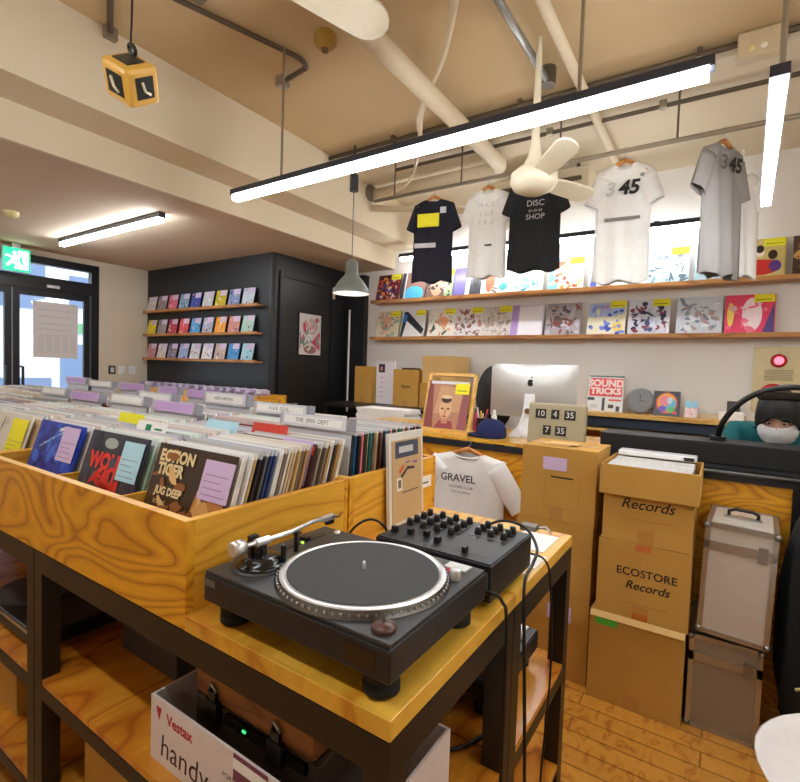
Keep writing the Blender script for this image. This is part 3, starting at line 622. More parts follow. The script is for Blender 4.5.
def front_album(xc, y, lean, label, bg, spec, tagm=None, tagpos=(.62, .98, .6, .95), z=.901):
    t = thing('album', label, 'record', (xc, y, z), (R_(-lean), 0, 0))
    w = MB(); w.box(-.157, .157, -.004, .004, 0, .315, P(bg, .35, coat=.4, name='cover_base')); w.art((-.157, -.004, 0), (1, 0, 0), (0, 0, 1), .314, .315, spec); w.build('cover', t)
    if tagm:
        a, b, c, d = tagpos; x0 = -.157+.314*a; x1 = -.157+.314*b
        w = MB(); w.box(x0, x1, -.0085, -.0075, .315*c, .315*d, tagm)
        for k in range(4): w.box(x0+.01, x1-.012*(1+k % 3), -.0089, -.0086, .315*c+.012+.012*k*1.3, .315*c+.0135+.012*k*1.3, P((120, 100, 140), .7, name='tag_ink'))
        w.build('price_tag', t)
xs = [B1-.02-SW*.5+.01 - SW*i for i in range(3)] + [B1-bw-.02-SW*.5+.01 - SW*i for i in range(3)] + [B1-2*bw-.02-SW*.5+.01 - SW*i for i in range(3)]
# front row: front covers
cream = (236, 214, 160)
front_album(xs[0], .648, 17, 'brown album with cream lettering and golden sculpture, first compartment', (58, 40, 28),
  [('p', [(.45, .0), (1, .0), (1, .62), (.82, .78), (.66, .7), (.6, .42), (.5, .3)], (196, 130, 66)), ('p', [(.08, .0), (.5, .0), (.5, .22), (.3, .26), (.12, .14)], (214, 146, 74)), ('e', .75, .45, .12, .18, (222, 170, 100)), ('e', .62, .12, .06, .08, (120, 66, 30)), ('e', .84, .22, .05, .12, (140, 80, 40)), ('e', .4, .1, .06, .04, (140, 80, 40)), ('n', 55, 8, [(150, 90, 46), (230, 186, 120)]),
   ('t', 'ECTION', .3, .9, .13, .006, cream), ('t', 'TIGER', .25, .79, .13, .006, cream), ('t', 'JUG DEEP', .3, .62, .085, .004, cream), ('t', 'ROOMS', .22, .53, .05, cream), ('t', 'AND', .1, .47, .04, cream), ('t', 'SANCTUARY', .28, .4, .05, cream)], M_lilac, (.68, 1.03, .64, .94))
front_album(xs[1], .648, 17, 'dark album with jagged red lettering and blue spotlight', (52, 56, 72),
  [('n', 61, 16, [(70, 74, 92), (40, 44, 70), (90, 90, 100)]), ('p', [(.2, 0), (.8, 0), (.62, .5), (.4, .5)], (50, 80, 190)), ('p', [(.42, .0), (.55, .0), (.5, .45), (.46, .45)], (150, 180, 240)), ('e', .42, .9, .12, .05, (170, 180, 170)),
   ('t', 'WOLF', .4, .72, .2, .012, (230, 50, 40)), ('t', 'FALL', .5, .58, .17, .01, (230, 50, 40)), ('p', [(.2, .5), (.3, .64), (.36, .5), (.5, .68), (.6, .48), (.72, .62), (.74, .42), (.6, .52), (.5, .44), (.36, .56)], (220, 44, 40))], M_blueT, (.66, .99, .6, .95))
front_album(xs[2], .648, 17, 'bright blue album with a lilac price tag', (24, 60, 180),
  [('n', 62, 22, [(30, 80, 210), (16, 40, 140), (60, 110, 220)]), ('p', [(.3, .85), (.7, .95), (.68, .98), (.28, .89)], (220, 226, 236)), ('p', [(.15, .7), (.62, .9), (.62, .93), (.15, .73)], (150, 180, 230)), ('e', .3, .38, .06, .06, (240, 210, 120)), ('e', .24, .26, .08, .07, (236, 190, 110)), ('e', .24, .1, .07, .1, (220, 90, 60)), ('p', [(.45, .04), (.8, .06), (.7, .24), (.56, .18)], (30, 130, 80)), ('e', .34, .18, .05, .04, (240, 230, 200))], M_lilac, (.62, .97, .62, .97))
front_album(xs[3], .648, 17, 'white album with a bright yellow tag in the front row', (226, 220, 206), [('n', 63, 6, [(200, 190, 180), (90, 80, 80)])], M_yel, (.55, .98, .5, .95))
front_album(xs[4], .648, 17, 'grey album fourth compartment past the blue one', (150, 140, 150), [('n', 64, 10, [(90, 80, 100), (200, 190, 180)])], M_lilac)
g1 = 'records filed in the first front compartment'
fill(xs[0], .665, 19, .0125, 17, 'behind the brown album of first bin', g1, PM)
front_album(xs[0], .912, 17, 'dark red album with a lilac tag halfway into the first bin', (70, 26, 26), [('n', 70, 8, [(40, 16, 16), (170, 30, 30)]), ('r', 0, .9, 1, .98, (206, 70, 40))], M_lilac, (.6, .98, .62, 1.02))
fill(xs[0], .928, 10, .0125, 17, 'behind the dark red tagged album', 'records behind the dark red tagged album', PM)
nm = ['', 'the dark album with red lettering', 'the blue album', 'the white album with yellow tag', 'the grey album', 'no front album in the front row']
for k in (1, 2, 3): fill(xs[k], .672, 20, .0185, 17, 'behind '+nm[k], 'records behind '+nm[k], PM+PS)
fill(xs[4], .672, 16, .023, 17, 'behind '+nm[4], 'records behind '+nm[4], PM+PS)
# rear row
fill(xs[0], 1.15, 32, .0125, 4, 'along the rear bin by the kraft bag', 'records standing in the rear bin by the kraft bag', PT)
rn = ['', 'second', 'third', 'fourth', 'fifth']
for k in (1, 2, 3, 4): fill(xs[k], 1.15, (18, 16, 15, 14)[k-1], .024, 4, 'deep in the '+rn[k]+' rear compartment from mixer', 'records in the rear row '+rn[k]+' compartment', PM+PS)
# everything farther along the rows
w = MB()
rr = random.Random(5)
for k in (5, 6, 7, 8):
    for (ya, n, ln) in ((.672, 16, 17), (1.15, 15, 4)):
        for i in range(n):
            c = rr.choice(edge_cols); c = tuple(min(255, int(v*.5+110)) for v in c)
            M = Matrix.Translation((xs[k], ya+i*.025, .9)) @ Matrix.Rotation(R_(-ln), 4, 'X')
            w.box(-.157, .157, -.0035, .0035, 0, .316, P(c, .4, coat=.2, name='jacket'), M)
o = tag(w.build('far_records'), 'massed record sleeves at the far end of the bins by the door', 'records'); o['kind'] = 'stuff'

# index cards standing above the records
CP = P((222, 222, 228), .18, coat=.6, name='clear_header'); CL = P((206, 176, 222), .3, coat=.4, name='lilac_header')
def index_card(x, y, label, mat=CP, txt='', lean=8, wd=.3, zt=1.225, hh=.042, th=.03):
    t = thing('index_card', label, 'index card', (x, y, .9), (R_(-lean), 0, 0), 'index cards standing among the records')
    z1 = (zt-.9)/math.cos(R_(lean))
    MB().box(-wd/2, wd/2, -.0012, .0012, 0, z1, P((206, 206, 210), .4, name='card_board')).build('board', t)
    w = MB(); w.rbox(-wd/2, wd/2, -th/2, th/2, z1, z1+hh, .006, mat); w.box(-wd/2-.002, -wd/2+.012, -th/2-.001, th/2+.001, z1, z1+hh+.001, P((180, 180, 186), .3, name='cap_grey')); w.box(wd/2-.012, wd/2+.002, -th/2-.001, th/2+.001, z1, z1+hh+.001, P((150, 150, 160), .3, name='cap_grey'))
    w.build('header', t)
    w = MB(); w.box(-wd/2+.02, wd/2-.03, -th/2-.0015, -th/2-.0005, z1+.008, z1+hh-.008, M_paper if mat is CP else P((196, 160, 214), .6, name='lilac_label'))
    if txt: w.text(txt, (-.005, -th/2-.0016, z1+hh/2), (1, 0, 0), (0, 0, 1), .02, P((110, 110, 120), .6, name='grey_ink'))
    w.build('name_strip', t)
index_card(xs[0]+.0, 1.132, 'clear index card with printed name above the first bin divider', CP, 'THE  SPIN  DEPT', 6, zt=1.222, hh=.04)
index_card(xs[1]+.05, 1.30, 'clear index card standing in second rear compartment', CP, 'R & B  SOUL', 4, zt=1.23)
index_card(xs[2]+.03, 1.34, 'pale index card standing in third rear compartment', CP, 'NEW ARRIVAL', 4, zt=1.24, hh=.05)
index_card(xs[2]+.0, 1.06, 'lilac index card behind the blue album compartment', CL, '', 14, zt=1.215)
index_card(xs[3]+.0, 1.08, 'clear index card behind the white album with yellow tag', CP, '', 14, zt=1.22)
index_card(xs[4]+.0, 1.07, 'lilac index card with dark end beyond the white album', CL, '', 14, zt=1.215)
index_card(xs[3]+.0, 1.27, 'clear index card in fourth rear compartment', CP, '', 4, zt=1.23)
index_card(xs[4]+.05, 1.53, 'small lilac index card in fifth rear compartment', CL, '', 4, wd=.2, zt=1.24)
index_card(xs[3]-.0, 1.53, 'lilac index card at back of fourth rear compartment', CL, '', 4, wd=.3, zt=1.235)
index_card(xs[5], 1.55, 'lilac index card against the daylight of the door', CL, '', 4, zt=1.24)
index_card(xs[6], 1.56, 'clear index card near the far end of rear bins', CP, '', 4, zt=1.24)
index_card(xs[7], 1.57, 'lilac index card at the far end of rear bins', CL, '', 4, zt=1.25)
index_card(xs[5], 1.08, 'clear index card at the far part of front bins', CP, '', 14, zt=1.22)
# loose tags between sleeves
for (x, y, m, l, tc) in ((xs[1]+.0, .82, M_paper, 'white sleeve slip with green print on the records', (20, 130, 80)), (xs[1]+.1, 1.0, M_blueT, 'pale blue slip between the records', None), (xs[2]+.1, .9, M_yel, 'yellow slip between the records', None), (xs[0]-.1, 1.05, P((206, 60, 40), .5, name='red_slip'), 'red sleeve top among the records of first bin', None)):
    w = MB(); M = Matrix.Translation((x, y, 1.18)) @ Matrix.Rotation(R_(-17), 4, 'X'); w.box(-.08, .08, -.001, .001, 0, .055, m, M)
    if tc: w.T = M; w.box(-.03, .0, -.0016, -.0011, .025, .045, P(tc, .5, name='green_ink')); w.box(.02, .06, -.0016, -.0011, .03, .036, P(tc, .5, name='green_ink'))
    tag(w.build('record_slip'), l, 'tag')

# bin by the black wall with its tagged singles
t = thing('record_bin', 'low plywood singles bin standing along the black wall', 'record bin', (-4.7, 3.2, 0))
MB().box(-6.0, -3.55, 3.02, 3.04, .86, 1.13, M_ply).build('front_panel', t, world=True)
MB().box(-6.0, -3.55, 3.34, 3.36, .86, 1.13, M_ply).build('back_panel', t, world=True)
for x in (-6.0, -3.57): MB().box(x, x+.02, 3.04, 3.34, .86, 1.13, M_plyside).build('side_panel', t, world=True)
MB().box(-5.98, -3.57, 3.04, 3.34, .86, .88, M_ply).build('bottom_panel', t, world=True)
for x in (-5.95, -3.65):
    for y in (3.04, 3.3): MB().box(x, x+.05, y, y+.05, 0, .86, M_steel).build('leg', t, world=True)
random.seed(11)
for i in range(16):
    x = -5.85 + i*.14
    w = MB(); M = Matrix.Translation((x, 3.19, .881)) @ Matrix.Rotation(R_(random.uniform(6, 14)), 4, 'Y')
    w.box(-.01, .01, -.09, .09, 0, .27, P((206, 190, 216), .5, name='lilac_sleeve'), M); w.box(-.03, .03, -.06, .06, .27, .30, P(random.choice([(206, 190, 224), (226, 216, 236), (190, 180, 210)]), .5, name='lilac_top'), M)
    tag(w.build('singles_divider'), ORD[i]+' lilac topped divider from the door end of singles bin', 'divider', 'lilac dividers in the singles bin')

# ================================================================== TURNTABLE
def turntable(label, loc, rz=0., simple=False):
    t = thing('turntable', label, 'turntable', loc, (0, 0, rz)); w2, d2 = .2265, .1765
    MP = P((40, 40, 42), .32, .2, name='plinth_black'); MT = P((58, 58, 58), .38, .3, name='top_plate')
    w = MB(); w.box(-w2, w2, -d2, d2, .045, .10, MP); b = w.build('plinth', t, bevel=.004)
    MB().box(-w2+.002, w2-.002, -d2+.002, d2-.002, .1, .107, MT).build('top_plate', t, bevel=.002)
    for x in (-w2+.045, w2-.045):
        for y in (-d2+.045, d2-.045):
            MB().lathe([(.026, 0), (.031, .004), (.031, .018), (.027, .02), (.027, .024), (.031, .026), (.031, .045)], (x, y, 0), M_rub, 28).build('foot', t)
    cx, cy = .045, -.008
    w = MB(); w.lathe([(.172, .107), (.172, .109), (.166, .112), (.166, .116), (.163, .121)], (cx, cy, 0), P((120, 120, 120), .25, 1., name='platter_rim'), 72)
    for k in range(72):
        a = 2*PI*k/72; w.box(-.002, .002, -.0015, .0015, -.002, .002, M_chrome, Matrix.Translation((cx+.1665*math.cos(a), cy+.1665*math.sin(a), .114)) @ Matrix.Rotation(a, 4, 'Z'))
    pl = w.build('platter', t)
    MB().lathe([(.163, .121), (.158, .1228), (.150, .1228), (.149, .1215)], (cx, cy, 0), M_chrome, 72, cap=False).build('platter_edge', pl)
    w = MB(); prof = [(.149, .1215)]
    for k in range(24): prof += [(.1475-k*.0058, .1232), (.145-k*.0058, .1226)]
    prof += [(.005, .123), (0, .123)]; w.lathe(prof, (cx, cy, 0), P((44, 44, 45), .6, name='slipmat'), 64); w.build('slipmat', pl)
    MB().lathe([(.0036, .122), (.0036, .136), (.002, .139), (0, .139)], (cx, cy, 0), M_chrome, 14).build('spindle', pl)
    if simple: pass
    # tonearm: pivot at one back corner, laid on its rest
    px_, py_ = -.155, -.095
    w = MB(); w.lathe([(.05, .107), (.05, .113), (.045, .118), (.04, .118), (.04, .126), (.028, .13), (0, .13)], (px_, py_, 0), M_blkg, 36)
    w.lathe([(.058, .107), (.058, .1095), (.0, .1095)], (px_, py_, 0), P((60, 60, 60), .4, .4, name='arm_base_ring'), 36)
    w.cyl((px_, py_, .125), (px_, py_, .152), .013, M_blkg); w.box(px_-.03, px_-.018, py_-.01, py_+.01, .125, .165, M_blk); w.cyl((px_+.035, py_+.03, .107), (px_+.035, py_+.03, .15), .006, M_blk)
    base = w.build('tonearm_base', t)
    w = MB(); zt = .156
    w.tube([(px_-.01, py_-.06, zt), (px_-.004, py_-.02, zt), (px_, py_+.02, zt), (px_+.002, py_+.08, zt), (px_-.004, py_+.12, zt), (px_-.018, py_+.165, zt-.003), (px_-.02, py_+.205, zt-.006)], .0048, M_chrome, 10); w.cyl((px_-.001, py_-.012, zt), (px_+.001, py_+.02, zt), .009, M_chrome)
    arm = w.build('tonearm', t)
    MB().lathe([(.012, 0), (.016, .001), (.0165, .024), (.012, .026)], (px_-.006, py_-.04, zt), M_chrome, 24, Matrix.Rotation(PI/2, 3, 'X')).build('counterweight', arm)
    w = MB(); w.box(px_-.031, px_-.012, py_+.205, py_+.25, zt-.012, zt-.003, M_chrome); w.tube([(px_-.012, py_+.235, zt-.006), (px_+.002, py_+.242, zt-.004), (px_+.006, py_+.246, zt+.006)], .0018, M_blk, 6); w.box(px_-.027, px_-.016, py_+.222, py_+.245, zt-.024, zt-.012, M_blk); w.build('headshell', arm)
    w = MB(); w.cyl((px_+.0, py_+.1, .107), (px_, py_+.1, zt-.006), .005, M_blk); w.box(px_-.006, px_+.01, py_+.094, py_+.106, zt-.01, zt-.004, M_blk); w.build('arm_rest', t)
    w = MB(); w.box(-.2, -.178, .0, .13, .107, .1085, P((24, 24, 24), .4, name='slider_slot')); w.box(-.2, -.178, .06, .075, .1085, .116, M_blk); w.build('pitch_slider', t)
    w = MB(); w.lathe([(.008, .107), (.008, .111), (0, .112)], (-.165, .155, 0), M_chrome, 14); w.lathe([(.004, .107), (.004, .11), (0, .11)], (-.18, .05, 0), P((150, 220, 60), .4, emit=.8, name='led_green'), 10); w.build('button', t)
    w = MB(); w.box(.15, .2, .13, .162, .107, .112, P((206, 208, 208), .35, .6, name='button_silver')); w.build('start_stop_button', t, bevel=.001)
    w = MB(); w.lathe([(.013, .107), (.012, .125), (.009, .128), (0, .128)], (.195, .095, 0), M_alu, 18); w.lathe([(.004, .112), (.003, .12), (0, .12)], (.172, .108, 0), P((220, 60, 80), .4, name='strobe_red'), 10); w.build('strobe_lamp', t)
    w = MB(); w.lathe([(.02, .107), (.021, .11), (.019, .114), (.008, .119), (.0, .12)], (.19, -.142, 0), P((84, 50, 40), .35, name='adapter_brown'), 28); w.lathe([(.004, .119), (.002, .124), (0, .124)], (.19, -.142, 0), M_blk, 10); w.build('record_adapter', t)
    w = MB(); w.box(-.222, -.19, -d2-.001, -d2+.001, .078, .092, P((120, 120, 116), .35, .6, name='badge')); w.build('badge', t)
    w = MB(); w.box(.14, .2, -d2-.001, -d2+.002, .058, .088, M_blkg); w.build('hinge_socket', t)
    return t
turntable('black direct drive turntable with chrome tonearm on tabletop', (-.618, .765, .901))
# mixer
t = thing('dj_mixer', 'black mixer full of knobs standing behind the turntable', 'mixer', (-.557, 1.122, .901))
x2, y2 = .157, .133
MB().box(-x2, x2, -y2, y2, .012, .095, P((30, 30, 32), .4, .2, name='mixer_black')).build('case', t, bevel=.003)
w = MB(); w.box(-x2+.004, x2-.004, -y2+.004, y2-.004, .095, .098, P((46, 46, 48), .4, .3, name='mixer_panel'))
w.box(-.145, -.01, .1, .103, .098, .0985, M_alu); 
for x in (-.1, -.05, 0, .05): w.box(x-.001, x+.001, .0, .1, .098, .0984, P((150, 150, 150), .4, name='panel_line'))
w.box(.03, .13, .02, .06, .098, .0985, P((76, 76, 80), .4, name='panel_grey')); w.box(.1, .115, .06, .075, .098, .1, P((220, 190, 80), .4, emit=.8, name='amber_led')); pn = w.build('control_panel', t)
kx = [(-.135+.042*i, .105-.037*j) for i in range(4) for j in range(4)] + [(.045+.035*i, .105-.032*j) for i in range(3) for j in range(3)]
for i, (x, y) in enumerate(kx):
    w = MB(); w.lathe([(.0095, 0), (.0085, .012), (.0065, .018), (0, .018)], (x, y, .098), M_blk, 12); w.box(x-.0008, x+.0008, y+.002, y+.008, .1161, .1165, M_white); w.build('knob', t)
for i in range(4):
    x = -.135+.042*i; w = MB(); w.box(x-.002, x+.002, -.11, -.045, .098, .0984, M_blk); w.box(x-.007, x+.007, -.085+.01*(i % 3), -.072+.01*(i % 3), .0985, .112, M_blk); w.build('fader', t)
w = MB(); w.box(.05, .13, -.1, -.096, .098, .0984, M_blk); w.box(.07, .08, -.106, -.09, .0985, .112, M_blk); w.build('crossfader', t)
for x in (-.12, .12):
    for y in (-.1, .1): MB().cyl((x, y, 0), (x, y, .012), .012, M_rub).build('foot', t)
for x, y, z in ((.06, -.133, .035),): MB().box(x-.05, x+.09, -.1345, -.133, .03, .08, P((110, 110, 112), .4, .5, name='port_plate')).build('port_plate', t)

# cables
def cable(label, pts, r=.0035, m=M_blk, n=8): return tag(MB().tube(spline(pts, n), r, m, 8).build('cable'), label, 'cable')
cable('black cable arching up between the turntable and the mixer', [(-.83, .965, .906), (-.80, 1.0, .99), (-.76, 1.03, 1.02), (-.73, 1.06, .99), (-.735, 1.1, .906)])
cable('black cable curling over the back of the mixer', [(-.56, 1.262, .97), (-.5, 1.29, 1.005), (-.43, 1.29, 1.0), (-.38, 1.24, .97), (-.37, 1.18, .95), (-.362, 1.1, .93), (-.35, 1.08, .8), (-.345, 1.12, .4), (-.345, 1.15, .1)], .004)
cable('black cable with gold plug dropping over the table edge', [(-.43, .972, .94), (-.4, .975, .945), (-.372, .985, .93), (-.36, .99, .85), (-.362, 1.0, .4), (-.362, 1.02, .05)], .004)
cable('thin black cable hanging in front of the rear table leg', [(-.42, 1.3, .93), (-.375, 1.3, .92), (-.36, 1.31, .85), (-.355, 1.33, .6), (-.36, 1.3, .3), (-.35, 1.28, .02)], .003)
cable('black cable lying along the shelf below the turntable', [(-.75, .85, .5), (-.65, .95, .5), (-.5, 1.05, .5), (-.44, 1.2, .5)], .005)
tag(MB().box(-.495, -.455, .965, .985, .93, .937, P((206, 160, 60), .3, 1., name='gold')).build('cable_plug'), 'gold cable plug at the side of the mixer', 'plug') if 0 else None
# papers on the table
w = MB(); w.box(-.52, -.41, 1.40, 1.56, .901, .904, M_paper, Matrix.Translation((0, 0, 0))); tag(w.build('paper_card'), 'white paper card lying on the tabletop behind the mixer', 'paper')
tag(MB().box(-.445, -.392, 1.27, 1.37, .901, .903, M_paper).build('paper_card'), 'smaller white slip at the tabletop edge beside mixer', 'paper')
w = MB(); w.box(-.54, -.49, 1.565, 1.605, .901, .918, P((120, 116, 110), .4, .6, name='metal_grey')); w.tube([(-.49, 1.58, .91), (-.46, 1.585, .92), (-.44, 1.58, .905)], .004, M_alu, 8); tag(w.build('small_gadget'), 'small grey metal gadget on the tabletop corner', 'gadget')
tag(MB().box(-.87, -.78, 1.0, 1.06, .901, .925, M_white).box(-.85, -.8, 1.06, 1.075, .905, .915, M_alu).build('power_adapter', bevel=.004), 'white power adapter lying beside the mixer', 'adapter')

# kraft bag in its clear sleeve hanging on the bin side
t = thing('kraft_bag', 'brown kraft bag in clear sleeve leaning on bin side', 'bag', (-.875, 1.385, .901))
w = MB(); w.T = Matrix.Translation((-.875, 1.385, .901)) @ Matrix.Rotation(R_(-3), 4, 'Y') 
KB = P((196, 166, 122), .8, name='kraft')
w.box(-.006, .006, -.105, .105, 0, .31, P((226, 222, 214), .25, coat=.5, name='clear_sleeve')); w.build('sleeve', t, world=True)
w = MB(); w.T = Matrix.Translation((-.875, 1.385, .901)) @ Matrix.Rotation(R_(-3), 4, 'Y')
w.box(.0065, .008, -.09, .092, .015, .285, KB)
w.art((.008, -.09, .015), (0, 1, 0), (0, 0, 1), .182, .27, [('r', .1, .78, .88, .98, (60, 72, 92)), ('r', .22, .84, .7, .92, (200, 206, 210)), ('r', .14, .38, .32, .54, (226, 220, 210)), ('r', .18, .41, .28, .51, (120, 100, 90)), ('p', [(.2, .62), (.38, .7), (.38, .66), (.24, .58)], (214, 80, 50)), ('p', [(.26, .56), (.5, .66), (.74, .64), (.74, .61), (.5, .62), (.3, .52)], (50, 46, 46)), ('p', [(.4, .7), (.56, .74), (.55, .7)], (130, 90, 160)), ('p', [(.6, .71), (.86, .71), (.8, .67)], (150, 80, 150)), ('r', .3, .34, .86, .355, (90, 70, 50))], lift=.0004)
w.build('bag', t, world=True)
tag(MB().box(-.897, -.893, 1.5, 1.58, .99, 1.03, M_paper).box(-.893, -.8925, 1.51, 1.56, 1.005, 1.01, M_ink).build('shelf_label'), 'small white label on the plywood side by the bag', 'label')

# ---- things on the shelves under the tables
t = thing('product_box', 'white carton with red logo holding a portable player', 'box', (-.77, .75, .495))
WB = P((226, 214, 210), .6, name='white_carton'); RED = P((190, 40, 50), .6, name='red_ink')
x0, x1, y0, y1, z0, z1 = -1.075, -.455, .615, .93, .495, .645
w = MB(); w.box(x0, x1, y0, y0+.006, z0, z1, WB); w.box(x0, x1, y1-.006, y1, z0, z1, WB); w.box(x0, x0+.006, y0+.006, y1-.006, z0, z1, WB); w.box(x1-.006, x1, y0+.006, y1-.006, z0, z1, WB); w.box(x0+.006, x1-.006, y0+.006, y1-.006, z0, z0+.006, WB)
w.text('Vestax', (x0+.112, y0, z1-.035), (1, 0, 0), (0, 0, 1), .035, RED, bold=.001); w.poly([(x0+.022, y0-.0006, z1-.018), (x0+.034, y0-.0006, z1-.05), (x0+.045, y0-.0006, z1-.018)], RED)
w.text('handy trax', (x0+.2, y0, z1-.105), (1, 0, 0), (0, 0, 1), .075, P((70, 56, 50), .6, name='brown_ink'), shear=.1)
w.text('PORTABLE', (x0+.3, y0, z1-.06), (1, 0, 0), (0, 0, 1), .015, M_ink); w.lathe([(.012, 0), (.012, .001)], (x0+.5, y0, z1-.05), RED, 16, Matrix.Rotation(PI/2, 3, 'X'))
w.text('Vestax', (x1, .76, z1-.05), (0, 1, 0), (0, 0, 1), .04, RED, bold=.001)
w.build('carton', t, world=True)
MB().box(x0+.3, x0+.4, y0-.002, y0-.0007, z1-.055, z1+.001, P((120, 60, 84), .5, name='maroon_label')).box(x0+.3, x0+.4, y0-.0026, y0-.0021, z1-.03, z1-.008, M_paper).build('label_sticker', t, world=True)
t = thing('portable_player', 'brown suitcase record player with black latches in white carton', 'record player', (-.77, .78, .66))
MB().box(-.98, -.60, .665, .88, .503, .665, P((70, 58, 48), .6, name='case_grey')).build('base', t, world=True, bevel=.008)
MB().box(-.975, -.605, .66, .885, .668, .795, M_case).build('lid', t, world=True, bevel=.012)
for x in (-.90, -.70):
    w = MB(); w.box(x-.02, x+.02, .648, .664, .63, .68, M_blk); w.box(x-.012, x+.012, .65, .659, .68, .70, M_blk); w.tube([(x-.012, .655, .70), (x, .65, .72), (x+.012, .655, .70)], .004, M_alu, 6); w.build('latch', t, world=True)
w = MB(); w.box(-.86, -.62, .655, .664, .645, .664, M_blkg); w.box(-.80, -.79, .653, .656, .652, .657, P((60, 220, 120), .4, emit=.6, name='led_green2')); w.build('control_strip', t, world=True)
# second turntable and mixer on middle shelf behind
turntable('black turntable stored on the shelf under the mixer', (-.68, 1.36, .495), 0, True)
t = thing('laptop_stand', 'dark player with silver edge on shelf at the far corner post', 'record player', (-1.95, .85, .495))
MB().box(-2.2, -1.72, .62, .95, .51, .56, M_blk).build('body', t, world=True, bevel=.005); MB().box(-2.2, -1.72, .618, .62, .545, .556, M_alu).build('trim_strip', t, world=True)
MB().cyl((-2.08, .76, .56), (-2.08, .76, .57), .13, P((60, 60, 60), .4, name='platter_dark'), 32).build('platter', t, world=True)
t['label'] = 'dark player with silver edge on the shelf below blue album'; t.name = 'record_player'; WM['record_player'] = WM['laptop_stand']
t = thing('cassette_deck', 'dark box-like deck with sloping grey top in shelf shade', 'audio deck', (-1.5, .9, .495))
w = MB(); w.prism([(-1.57, .80, .495), (-1.57, 1.08, .495), (-1.57, 1.08, .61), (-1.57, .80, .58)], (.3, 0, 0), P((60, 54, 50), .5, name='deck_dark')); w.build('body', t, world=True, bevel=.004)
MB().prism([(-1.56, .81, .584), (-1.56, .95, .598), (-1.42, .95, .598), (-1.42, .81, .584)], (0, 0, .012), P((130, 122, 118), .5, name='deck_grey')).build('lid', t, world=True)

# cardboard boxes
def carton(label, x0, x1, y0, y1, z0, z1, mat=None, seed=0, texts=(), open_=False, tape=True, group=None, rz=0., name='cardboard_box'):
    mat = mat or M_card; cx, cy = (x0+x1)/2, (y0+y1)/2
    t = thing(name, label, 'box', (cx, cy, z0), (0, 0, R_(rz)), group); a, b, h = (x1-x0)/2, (y1-y0)/2, z1-z0
    w = MB()
    if open_:
        w.box(-a, a, -b, -b+.006, 0, h, mat); w.box(-a, a, b-.006, b, 0, h, mat); w.box(-a, -a+.006, -b+.006, b-.006, 0, h, mat); w.box(a-.006, a, -b+.006, b-.006, 0, h, mat); w.box(-a+.006, a-.006, -b+.006, b-.006, 0, .006, mat)
    else:
        w.box(-a, a, -b, b, 0, h, mat); w.box(-a+.002, a-.002, -.002, .002, h, h+.0005, M_ink)
    for tx, px, pz, sz, sh in texts: w.text(tx, (px, -b, pz), (1, 0, 0), (0, 0, 1), sz, M_ink, shear=sh, bold=.0006)
    w.build('body', t, bevel=.002)
    if tape and not open_:
        tm = P((186, 136, 66), .3, coat=.3, name='tape')
        MB().box(-a, a, -.028, .028, h+.0003, h+.001, tm).build('tape', t); MB().box(-.03, .03, -b-.001, -b-.0003, 0, .06, tm).build('tape', t)
    return t
DC = P((176, 122, 48), .6, name='box_line')
t = carton('tall cardboard box with green sticker at the bottom of stack', -.44, -.075, 2.25, 2.60, 0, .39)
MB().box(-.16, -.07, -.1765, -.1755, .335, .375, P((90, 200, 70), .6, name='green_sticker')).build('label_sticker', t)
MB().prism([(-.18, -.175, .391), (.182, -.175, .391), (.182, -.19, .372), (-.18, -.19, .372)], (0, .0025, .0025), M_cardL).build('flap', t)
t = carton('cardboard box printed with shop name and an orange seal', -.42, -.068, 2.255, 2.60, .392, .715, texts=(('ECOSTORE', .015, .2, .046, 0), ('Records', .02, .145, .05, .3)))
MB().box(-.07, .1, -.1735, -.1728, .065, .068, DC).build('printed_line', t); MB().box(-.03, .03, -.174, -.173, .0, .03, P((196, 110, 40), .5, name='seal_orange')).box(-.03, .03, -.174, -.173, .295, .323, P((200, 110, 50), .5, name='seal_orange')).build('seal', t)
t = carton('cardboard box with cut-off lettering under the open box', -.41, -.07, 2.26, 2.60, .717, .915, texts=(('Records', 0, .165, .06, .3), ))
MB().box(-.09, .1, -.1706, -.17, .1, .103, DC).build('printed_line', t)
t = carton('open cardboard box full of white sleeves on top of stack', -.425, -.055, 2.23, 2.59, .917, 1.045, open_=True)
for i in range(3):
    pass
random.seed(5)
for i in range(14):
    w = MB().box(-.40, -.085, 2.245+i*.0235, 2.257+i*.0235, .925, 1.035+random.uniform(0, .012), P((232, 230, 228), .3, coat=.3, name='white_sleeve'))
    tag(w.build('boxed_record'), ('first second third fourth fifth sixth seventh eighth ninth tenth eleventh twelfth thirteenth fourteenth'.split())[i]+' white sleeve from the front in the open box', 'record', 'white sleeves packed in the open box')
t = thing('sleeve_pack', 'clear pack of printed labels lying across the open box', 'package', (-.24, 2.55, 1.06))
MB().box(-.40, -.08, 2.5, 2.585, 1.05, 1.075, M_plast).build('wrapper', t, world=True, bevel=.006)
MB().box(-.36, -.14, 2.4985, 2.4995, 1.055, 1.07, M_paper).box(-.13, -.09, 2.498, 2.499, 1.055, 1.07, M_ink).build('label_strip', t, world=True)
t = carton('cardboard box carrying a lilac note on top of its stack', -.795, -.452, 2.3, 2.6, .737, 1.078, mat=M_card)
MB().box(-.07, .04, -.1515, -.1505, .235, .295, M_lilac).build('note', t)
w = MB(); w.text('BOX 3 A', (-.015, -.1516, .275), (1, 0, 0), (0, 0, 1), .018, M_ink); w.box(-.05, .02, -.1519, -.1516, .25, .252, M_ink)
MB().box(-.05, .09, -.151, -.1503, .23, .2305, DC).box(-.06, .1, -.1508, -.1503, .06, .062, DC).box(-.06, -.058, -.1508, -.1503, .06, .225, DC).box(.098, .1, -.1508, -.1503, .06, .225, DC).box(-.03, .07, -.1512, -.1504, .2, .207, M_ink).build('printed_frame', t)
